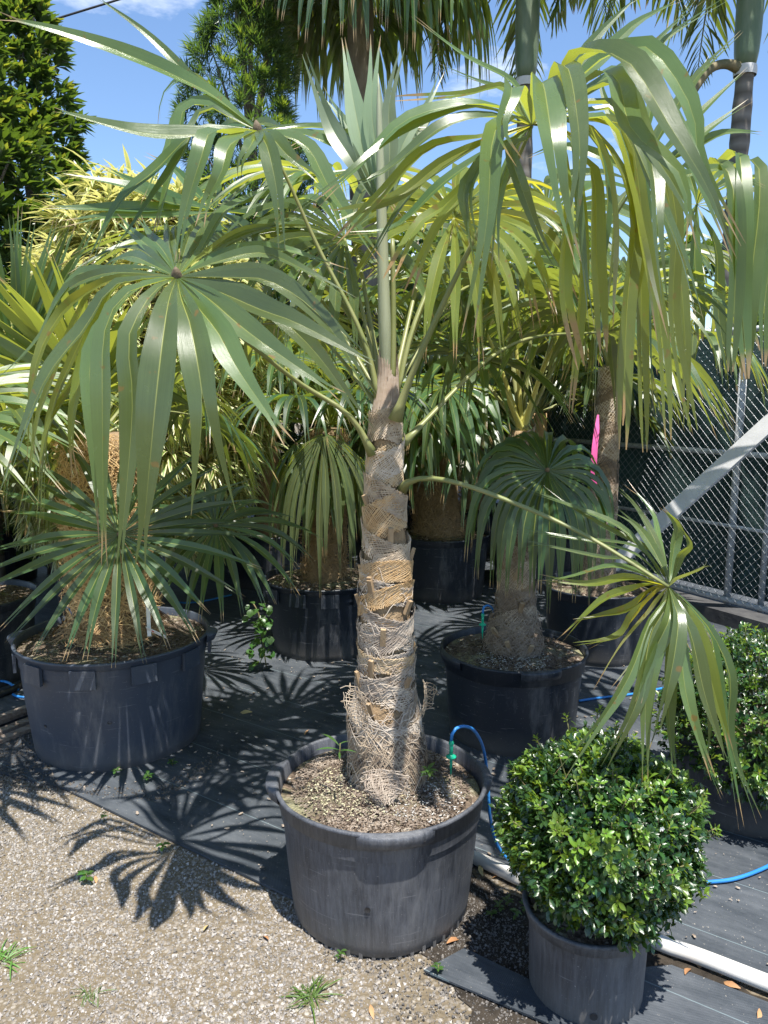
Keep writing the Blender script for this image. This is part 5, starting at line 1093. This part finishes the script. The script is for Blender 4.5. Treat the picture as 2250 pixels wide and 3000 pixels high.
# royal-type palms with green crownshafts
def crownshaft_palm(x, d, ybot, w0, label, stalk=False, lean=0.0):
    b_ = base_at(x, d); o = empty('crownshaft_palm', b_, label, 'palm tree', None); X = b_[0]; zt = hgt(ybot, d); r = w0
    trunk_r = lambda z: r * (1.0 + .05 * math.sin(z * 9) + (.25 * math.exp(-z * 2)))
    mb = MB(); zz = np.linspace(0, zt, 46); V = [A3(X + lean * q, d, q) for q in zz]; mb.tube(V, [trunk_r(q) * (1.05 if i % 3 == 0 else .98) for i, q in enumerate(zz)], 16); build(mb, 'trunk', RING, o)
    top = zt + 1.5; t_ = np.linspace(0, 1, 14); mb = MB(); mb.tube([A3(X + lean * (zt + q * 1.5), d, zt + q * 1.5) for q in t_], np.interp(t_, [0, .03, .12, .45, .8, 1], [r * 1.02, r * 1.18, r * 1.38, r * 1.45, r * 1.1, r * .6]), 18); build(mb, 'crownshaft', SHAFT, o)
    mb = MB(); mb.lathe([(r * 1.2, 0), (r * 1.25, .03), (r * 1.2, .07)], 18, (X + lean * zt, d, zt - .05)); build(mb, 'leaf_scar_ring', PAINT, o)
    c = A3(X + lean * top, d, top - .05); tv, tf, tuv = leaf_template(.10, .5, .15, .35)
    for k in range(11):
        a = 6.2832 * k / 11 + .3; e = rnd.uniform(.25, .9); n = 11; p_ = c.copy(); dd = nrm(A3(math.cos(a), math.sin(a), .4 + e)); pts = [p_.copy()]
        for i in range(n): dd = nrm(dd + A3(0, 0, -.21 - .09 * i / n)); p_ = p_ + dd * .20; pts.append(p_.copy())
        mb = MB(); Cc = crom(pts, 16); mb.tube(Cc, np.linspace(.022, .004, 17), 6); fr = build(mb, 'frond', PETIOLE, o)
        m = 90; s_ = np.linspace(.12, .99, m); T = np.gradient(Cc, axis=0); pos = np.stack([np.interp(s_, np.linspace(0, 1, 17), Cc[:, j]) for j in range(3)], 1); tt = np.stack([np.interp(s_, np.linspace(0, 1, 17), T[:, j]) for j in range(3)], 1); tt /= np.linalg.norm(tt, axis=1)[:, None]
        side = np.cross(tt, A3(0, 0, 1)); side /= np.linalg.norm(side, axis=1)[:, None] + 1e-9; sg_ = np.where(np.arange(m) % 2, 1, -1)[:, None]
        ld = side * sg_ * .8 + tt * .45 + A3(0, 0, -.75) + rng.normal(0, .16, (m, 3)); v, f, uv = scatter(tv, tf, tuv, axes_from(ld, rng.normal(0, .3, m)), pos, .55 * np.sin(np.pi * (.15 + .75 * s_)) * rng.uniform(.85, 1.1, m))
        lv = obj('leaflets', fast_mesh('leaflets', v - np.array(o.location), f, uv, True, [LF_DARK]), fr); lv['kind'] = 'stuff'
    if stalk:
        q0 = A3(X + lean * zt, d, zt - .02); mb = MB(); mb.tube(crom([q0, q0 + A3(-.16, -.05, .04), q0 + A3(-.32, -.1, -.02), q0 + A3(-.46, -.14, -.22)], 12), np.interp(np.linspace(0, 1, 13), [0, .3, .6, 1], [.05, .038, .030, .02]), 8); build(mb, 'fruit_stalk', plain('old_fruit_stalk', (.10, .10, .05), (.22, .17, .09), 10, .7, .4), o)
    return o
def ring_mat():
    m, t, b, o = new_mat('ringed_grey_trunk'); co = t.nodes.new('ShaderNodeTexCoord').outputs['Object']; sp = t.nodes.new('ShaderNodeSeparateXYZ'); L(t, co, sp.inputs[0])
    z = math_n(t, 'ADD', sp.outputs[2], math_n(t, 'MULTIPLY', noise(t, 5, 3, vec=co), .05)); f = math_n(t, 'PINGPONG', z, .055)
    col = mixc(t, ramp(t, f, [(.0, 0), (.14, 1)]), (.10, .085, .07), mixc(t, noise(t, 12, 5, .65, vec=co), (.24, .22, .20), (.44, .42, .40))); L(t, col, b.inputs['Base Color']); b.inputs['Roughness'].default_value = .85; bump(t, b, f, .3, .02); return m
RING = ring_mat(); SHAFT = plain('waxy_crownshaft', (.075, .13, .075), (.20, .23, .16), 4, .45, .2, 30, mapscale=(2, 2, .5))
crownshaft_palm(1118, 7.4, 176, .074, 'slim palm with smooth green crownshaft above the big drooping leaf')
crownshaft_palm(1552, 6.6, 150, .072, 'grey ringed palm trunk with green crownshaft and curved old fruit stalk', True, .010)

# ------------------------------------------------------------------ chain link fence
fa = np.array([1.30, 7.55]); fb = np.array([3.55, 3.75]); fdir = (fb - fa) / np.linalg.norm(fb - fa); flen = float(np.linalg.norm(fb - fa)); fp3 = lambda s, z, off=0: A3(*(fa + fdir * s + off * np.array([-fdir[1], fdir[0]]) * -1), z)
FT = 2.02; fence = empty('chain_link_fence', (float(fa[0]), float(fa[1]), 0), 'galvanised chain-link fence with steel posts and rails', 'fence')
mb = MB(); sp_ = .066
for fam in (-1, 1):
    k = -FT
    while k < flen + FT:
        pts = []
        for z in (.06, FT):
            s_ = k + fam * (z - 1.0); pts.append((s_, z))
        (s0, z0), (s1, z1) = pts
        def clip(s, z, so_, zo_):
            if s < 0: return 0, z + (zo_ - z) * (0 - s) / (so_ - s)
            if s > flen: return flen, z + (zo_ - z) * (flen - s) / (so_ - s)
            return s, z
        if not ((s0 < 0 and s1 < 0) or (s0 > flen and s1 > flen)):
            a_, b_ = clip(s0, z0, s1, z1), clip(s1, z1, s0, z0); mb.tube([fp3(a_[0], a_[1], .004 * fam), fp3((a_[0] + b_[0]) / 2, (a_[1] + b_[1]) / 2, -.004 * fam), fp3(b_[0], b_[1], .004 * fam)], .0018, 3, cap=False)
        k += sp_
o = build(mb, 'wire_mesh', GALV, fence); o['kind'] = 'stuff'
for z, r_ in ((.07, .021), (.62, .014), (1.15, .021), (FT, .021)):
    mb = MB(); mb.tube([fp3(0, z, -.03), fp3(flen, z, -.03)], r_, 10); build(mb, 'rail', GALV_PALE, fence)
for s_ in (.15, 1.1, 2.35, 2.62, 3.6, 4.3):
    mb = MB(); mb.tube([fp3(s_, 0, -.07), fp3(s_, FT + .08, -.07)], .027 if s_ != 2.62 else .022, 12); build(mb, 'post', GALV_PALE, fence)
# wind screen fabric behind, slightly slack
mb = MB(); nx, nz = 60, 16; V = []
for j in range(nz + 1):
    for i in range(nx + 1): V.append(fp3(flen * i / nx, .10 + 1.88 * j / nz, -.13 + .02 * math.sin(i * .8) * math.sin(j * .6) + rnd.gauss(0, .004)))
ff = [(j * (nx + 1) + i, j * (nx + 1) + i + 1, (j + 1) * (nx + 1) + i + 1, (j + 1) * (nx + 1) + i) for j in range(nz) for i in range(nx)]
mb.add(V, ff); mb.add(np.array(V) + A3(.004, .004, 0), [tuple(reversed(q)) for q in ff]); tag(build(mb, 'wind_screen', SCREEN, loc=fp3(0, 0, -.13)), 'dark green slack screen cloth hung behind the chain-link fence', 'screen')
# pale diagonal brace leaning on the fence
q0, q1 = PD(1335, 1212, 5.25), PD(1760, 826, 4.75); y_ = nrm(q1 - q0); z_ = nrm(np.cross(A3(fdir[0], fdir[1], 0), A3(0, 0, 1))); z_ = nrm(z_ - y_ * (z_ @ y_)); x_ = np.cross(y_, z_)
mb = MB(); mb.box((q0 + q1) / 2, (.105, float(np.linalg.norm(q1 - q0)) + .1, .03), ax=np.array([x_, y_, z_])); tag(build(mb, 'brace_board', PAINT, smooth=False, loc=(q0 + q1) / 2), 'pale grey board leaning diagonally across the fence', 'board')
q0, q1 = fp3(.4, .09, .3), fp3(flen, .09, .3); y_ = nrm(q1 - q0); mb = MB(); mb.box((q0 + q1) / 2 - A3(0, 0, .03), (.18, float(np.linalg.norm(q1 - q0)), .10), ax=np.array([nrm(np.cross(y_, A3(0, 0, 1))), y_, A3(0, 0, 1)])); tag(build(mb, 'sleeper', plain('dark_timber', (.035, .035, .04), (.09, .09, .09), 7, .8, .3), smooth=False, loc=q0), 'long dark timber sleeper lying along the foot of the fence', 'timber')

# ------------------------------------------------------------------ pipes, tubes, stakes
pp = [GD(960, 1824, .022), GD(1060, 1868, .024), GD(1130, 1902, .026), GD(1400, 2026, .026), GD(1500, 2062, .028), GD(1680, 2132, .03), GD(1900, 2215, .03)]
mb = MB(); mb.tube(crom(pp, 26), .0225, 14); pv = tag(build(mb, 'pvc_pipe', PVC, loc=pp[0]), 'white plastic pipe running along the ground under the clipped shrub', 'pipe')
def tubeline(pts, r, mat, name, label, cat, group=None, n=40):
    mb = MB(); C = crom(pts, n); mb.tube(C, r, 8); return tag(build(mb, name, mat, loc=C[0]), label, cat, group)
sk = PD(975, 1600, MD - .02)
tubeline([sk, PD(978, 1582, MD - .02), PD(992, 1570, MD + .0), PD(1016, 1572, MD + .04), PD(1034, 1592, MD + .10), PD(1046, 1625, MD + .16), PD(1054, 1690, MD + .17), PD(1058, 1760, MD + .12), PD(1072, 1820, MD + .1), PD(1100, 1858, MD + .10), GD(1135, 1880, .02), GD(1180, 1890, .02)], .0052, BLUE, 'drip_tube', 'blue drip tube looping over the rim of the big dusty pot', 'tube')
def stake(top, h, label):
    o = empty('drip_stake', tuple(top - A3(0, 0, h)), label, 'drip stake'); b_ = top - A3(0, 0, h); mb = MB(); mb.tube([b_ + A3(0, 0, h * .45), top], .0058, 8); build(mb, 'barrel', GREENP, o)
    mb = MB(); mb.lathe([(.002, 0), (.016, .004), (.016, .008), (.002, .016)], 12, tuple(b_ + A3(0, 0, h * .42))); build(mb, 'collar', GREENP, o)
    mb = MB(); mb.tube([b_ + A3(0, 0, -.02), b_ + A3(0, 0, h * .2), b_ + A3(0, 0, h * .45)], [.001, .0045, .0055], 6); build(mb, 'spike', GREENP, o)
    mb = MB(); mb.lathe([(.0075, 0), (.0085, .004), (.0075, .008)], 10, tuple(top - A3(0, 0, .012))); build(mb, 'cap', GREENP, o)
stake(sk, .10, 'green drip stake in the soil of the big dusty pot')
sk2 = PD(1043, 1325, P2D - .12); tubeline([sk2, PD(1045, 1312, P2D - .12), PD(1055, 1308, P2D - .08), PD(1065, 1318, P2D - .0), PD(1070, 1345, P2D + .05)], .0052, BLUE, 'drip_tube', 'short blue drip tube at the foot of the yellow-stalked palm', 'tube'); stake(sk2, .10, 'green drip stake beside the yellow-stalked palm trunk')
sk3 = PD(158, 1330, LD - .1); tubeline([sk3, PD(150, 1316, LD - .1), PD(138, 1310, LD), PD(118, 1330, LD + .2)], .0055, BLUE, 'drip_tube', 'blue drip tube behind the hairy palm trunk in the wide tub', 'tube'); stake(sk3, .07, 'green drip stake beside the hairy palm trunk')
tubeline([GD(1440, 1925, .025), GD(1510, 1908, .022), GD(1580, 1900, .022), GD(1640, 1880, .022), GD(1700, 1850, .022)], .0065, BLUE, 'drip_tube', 'blue tube across the fabric right of the clipped shrub', 'tube')
tubeline([GD(1250, 1514, .022), GD(1290, 1508, .02), GD(1360, 1500, .02), GD(1440, 1485, .02)], .0065, BLUE, 'drip_tube', 'blue tube on the fabric behind the plain black pot', 'tube')
tubeline([GD(-30, 1470, .03), GD(10, 1472, .05), GD(30, 1482, .03), GD(40, 1490, .02)], .007, BLUE, 'drip_tube', 'blue tube end lying left of the wide tub', 'tube')
tubeline([GD(28, 1500, .02), GD(45, 1506, .03), GD(80, 1506, .02)], .007, BLUE, 'drip_tube', 'short blue tube touching the side of the wide tub', 'tube')
tubeline([GD(350, 1282, .03), GD(380, 1300, .03), GD(430, 1300, .03), GD(500, 1285, .03)], .007, BLUE, 'drip_tube', 'blue tube on the ground behind the wide tub', 'tube')
tubeline([GD(-60, 1520, .03), GD(20, 1492, .03), GD(60, 1470, .03)], .018, BLACKT, 'irrigation_hose', 'thick black hose left of the wide tub', 'hose')
tubeline([GD(1470, 1290, .06), GD(1540, 1318, .05), GD(1600, 1330, .05), GD(1700, 1345, .05)], .016, BLACKT, 'irrigation_hose', 'thick black hose along the fence', 'hose')
tubeline([GD(1525, 1305, .09), GD(1522, 1318, .07), GD(1540, 1335, .04), GD(1600, 1350, .04), GD(1690, 1372, .04)], .009, BLUE, 'drip_tube', 'blue tube curling by the fence', 'tube')
tubeline([GD(1560, 1322, .05), GD(1585, 1345, .04), GD(1650, 1362, .04)], .009, BLUE, 'drip_tube', 'second blue tube curling by the fence below the black hose', 'tube')

# ------------------------------------------------------------------ boards, label, litter, weeds
for k, (a_, b_, wd, z) in enumerate(((GD(-80, 1602), GD(70, 1545), .05, .035), (GD(-80, 1622), GD(72, 1562), .045, .02), (GD(-60, 1600), GD(66, 1552), .035, .06), (GD(-80, 1640), GD(74, 1578), .05, .018))):
    y_ = nrm((b_ - a_)); mb = MB(); mb.box((a_ + b_) / 2 + A3(0, 0, z), (wd, float(np.linalg.norm(b_ - a_)), .022), ax=np.array([nrm(np.cross(y_, A3(0, 0, 1))), y_, A3(0, 0, 1)])); tag(build(mb, 'board', WOOD, smooth=False, loc=(a_ + b_) / 2), 'weathered split board in the pile left of the wide tub', 'board', 'boards piled left of the wide tub')
lt = empty('plant_label', tuple(PD(322, 1362, 3.15)), 'white plastic plant label with a red dot in the wide tub', 'plant label'); q = np.array(lt.location)
mb = MB(); mb.box(q + A3(0, 0, .06), (.016, .002, .17), rz=.3); build(mb, 'stake', WHITE, lt, smooth=False)
mb = MB(); x_, y_, z_ = nrm(A3(1, -.3, -.35)), nrm(A3(.1, -.6, .55)), None; y_ = nrm(y_ - x_ * (x_ @ y_)); z_ = np.cross(x_, y_); mb.box(q + A3(.04, -.03, .0), (.10, .028, .002), ax=np.array([x_, y_, z_])); build(mb, 'flag', WHITE, lt, smooth=False)
mb = MB(); mb.lathe([(.006, 0), (.006, .0008)], 12, close=True); mb.v[0] = mb.v[0] @ np.array([x_, y_, z_]) + q + A3(.025, -.026, .006) + z_ * .0015; build(mb, 'dot', RED, lt)
tv, tf, tuv = leaf_template(.34, .3, .35, .5)
for i, (x, y, z, l, col_) in enumerate(((965, 2038, .012, .06, 0), (545, 1538, .02, .075, 1), (668, 1576, .02, .05, 0), (1490, 2065, .012, .05, 0), (1560, 2108, .012, .045, 0), (1600, 2135, .012, .05, 0), (1465, 2050, .014, .06, 0), (1530, 2085, .012, .04, 0), (205, 1892, .01, .035, 0), (680, 2215, .02, .05, 1), (800, 2170, .01, .04, 0), (440, 2010, .01, .04, 1), (1035, 1868, .02, .05, 1), (1090, 1890, .012, .045, 0), (1640, 2178, .02, .04, 0), (1480, 2105, .02, .05, 0), (700, 1960, .01, .04, 0), (580, 2030, .01, .035, 0))):
    p_ = GD(x, y, z); a = rnd.uniform(0, 6.28); v, f, uv = scatter(tv, tf, tuv, axes_from(np.array([[math.cos(a), math.sin(a), .1]]), np.array([rnd.uniform(-.5, .5)])), np.zeros((1, 3)), np.array([l]))
    o = obj('fallen_leaf', fast_mesh('fallen_leaf', v, f, uv, True, [LITTER if col_ == 0 else plain('yellow_dry_leaf', (.40, .30, .12), (.5, .4, .2), 10, .6, 0)])); o.location = p_; wh = 'beside the white pipe' if x > 1440 else 'on the damp soil by the big dusty pot' if x > 900 else 'on the black fabric between the tubs' if y < 1600 else 'on the gravel'; tag(o, ('brown dry leaf lying ' if col_ == 0 else 'yellow dry leaf lying ') + wh, 'leaf', 'dry leaves ' + wh)
n = 1500; fx = rng.uniform(-1.3, 2.0, n); fy = rng.uniform(1.5, 4.6, n) ; q = np.column_stack([fx, fy, np.full(n, .0195)]); keep = inside([p[:2] for p in mat_poly], q[:, :2]); q = q[keep]; n = len(q)
tvd, tfd = pebble_template(); sdb = .002 + .007 * rng.uniform(size=n) ** 3; dd_ = rand_dirs(n); dd_[:, 2] *= .2
v, f, _ = scatter(tvd, tfd, np.zeros((12, 2)), axes_from(dd_), q, np.stack([sdb * .7, sdb * 1.3, sdb * .4], 1)); q[:, 2] = .014
tag(obj('debris', fast_mesh('debris', v, f, smooth=False, mats=[CHIP])), 'crumbs of soil and bark strewn over the black fabric', 'debris', kind='stuff')
GRASS = leaf_mat('grass_blade', (.09, .20, .035), (.10, .22, .05), (.3, .45, .04), rough=.4, tmix=.35, rib=(.12, .22, .05), tip=(.4, .36, .15), tipv=1.0)
def tuft(x, y, n, l, label, wid=.05, flat=.5):
    p_ = GD(x, y, .004); o = None; tv_, tf_, tuv_ = leaf_template(wid, .4, .45, .3); a = rng.uniform(0, 6.28, n); d_ = np.column_stack([np.cos(a), np.sin(a), rng.uniform(.15, 1.4, n) * flat]); v, f, uv = scatter(tv_, tf_, tuv_, axes_from(d_, rng.normal(0, .3, n)), rng.normal(0, .012, (n, 3)) * A3(1, 1, 0), l * rng.uniform(.5, 1.15, n))
    o = obj('grass_tuft', fast_mesh('grass_tuft', v, f, uv, True, [GRASS])); o.location = p_; tag(o, label, 'grass')
tuft(670, 2150, 40, .085, 'spreading grass tuft on the gravel in front of the big dusty pot', .055)
tuft(8, 2075, 26, .09, 'grass tuft at the far edge of the gravel')
tuft(195, 2150, 22, .05, 'small yellowish grass tuft in the middle of the gravel')
WEED = leaf_mat('weed_leaf', (.045, .11, .025), (.09, .19, .05), (.25, .42, .03), rough=.35, tmix=.3, rib=(.1, .2, .05), tip=(.1, .2, .04), tipv=1.2)
def weed(p_, n, l, label, wid=.5, h=.03):
    o = empty('weed', tuple(p_), label, 'weed'); mb = MB(); mb.tube([p_ - A3(0, 0, .005), p_ + A3(.003, 0, h)], .0016, 5); build(mb, 'stem', TWIG, o)
    tv_, tf_, tuv_ = leaf_template(wid, .3, .3, .55); a = np.arange(n) * 2.4
    for k in range(n):
        d_ = np.array([[math.cos(a[k]), math.sin(a[k]), rnd.uniform(.05, .7)]]); v, f, uv = scatter(tv_, tf_, tuv_, axes_from(d_), np.array([[0, 0, h * rnd.uniform(.4, 1)]]), np.array([l * rnd.uniform(.6, 1.1)])); obj('leaf', fast_mesh('leaf', v, f, uv, True, [WEED]), o)
weed(GD(320, 1688, .01), 9, .035, 'leafy weed sprouting at the foot of the wide tub'); weed(GD(515, 1640, .01), 0, .01, 'x') if False else None
weed(GD(250, 1676, .01), 7, .03, 'small weed beside the leafy weed at the wide tub foot'); weed(GD(372, 1655, .01), 8, .03, 'weed at the notch in the wide tub base')
weed(GD(352, 1838, .004), 9, .03, 'weed on the gravel edge beside the fabric, above the finger-like shadows'); weed(GD(186, 1905, .004), 10, .035, 'low weed with a pinkish leaf on the shaded gravel'); weed(GD(224, 1773, .01), 8, .022, 'tiny weed at the pointed corner of the fabric'); weed(GD(735, 2075, .004), 8, .02, 'tiny weed at the foot of the big dusty pot on the gravel')
weed(GD(945, 2105, .012), 10, .022, 'small bright weed on the damp soil by the fabric strip'); weed(PD(733, 1640, MD - .12), 5, .075, 'grass-like weed in the soil of the big dusty pot', .16, .05); weed(PD(925, 1682, MD - .14), 16, .035, 'ferny weed at the foot of the woven trunk', .35, .03)
for k in range(5): weed(GD(1060 + 18 * k, 1985 - 14 * (k % 3), .006), 9, .022, 'low spreading weed in the shade between the two front pots')
for o in [x for x in COL.objects if x.get('label') == 'low spreading weed in the shade between the two front pots']: o['group'] = 'low weeds between the front pots'
# vine on the side of the limp palm's tub
vn = empty('vine', tuple(GD(575, 1440, .01)), 'green heart-leaved vine climbing the side of the limp palm tub', 'vine'); vp = [PD(575, 1440, 4.25), PD(568, 1390, 4.25), PD(560, 1330, 4.28), PD(545, 1300, 4.3)]; mb = MB(); mb.tube(crom(vp, 10), .004, 5); build(mb, 'stem', TWIG, vn)
tv_, tf_, tuv_ = leaf_template(.9, .2, .3, .35)
for k in range(60):
    c = PD(562 + rnd.gauss(0, 15), 1375 + rnd.uniform(-75, 60), 4.22 + rnd.uniform(-.06, .04)); v, f, uv = scatter(tv_, tf_, tuv_, axes_from(np.array([[rnd.uniform(-1, 1), -.6, rnd.uniform(-1, .3)]]), np.array([rnd.uniform(-.5, .5)])), (c - np.array(vn.location))[None], np.array([rnd.uniform(.03, .06)])); obj('leaf', fast_mesh('leaf', v, f, uv, True, [WEED]), vn)
# overhead wire
tubeline([PD(-200, 140, 9), PD(130, 38, 9.2), PD(330, -25, 9.4), PD(600, -120, 9.8)], .012, BLACKT, 'overhead_wire', 'dark overhead wire crossing the sky behind the conical tree', 'wire')
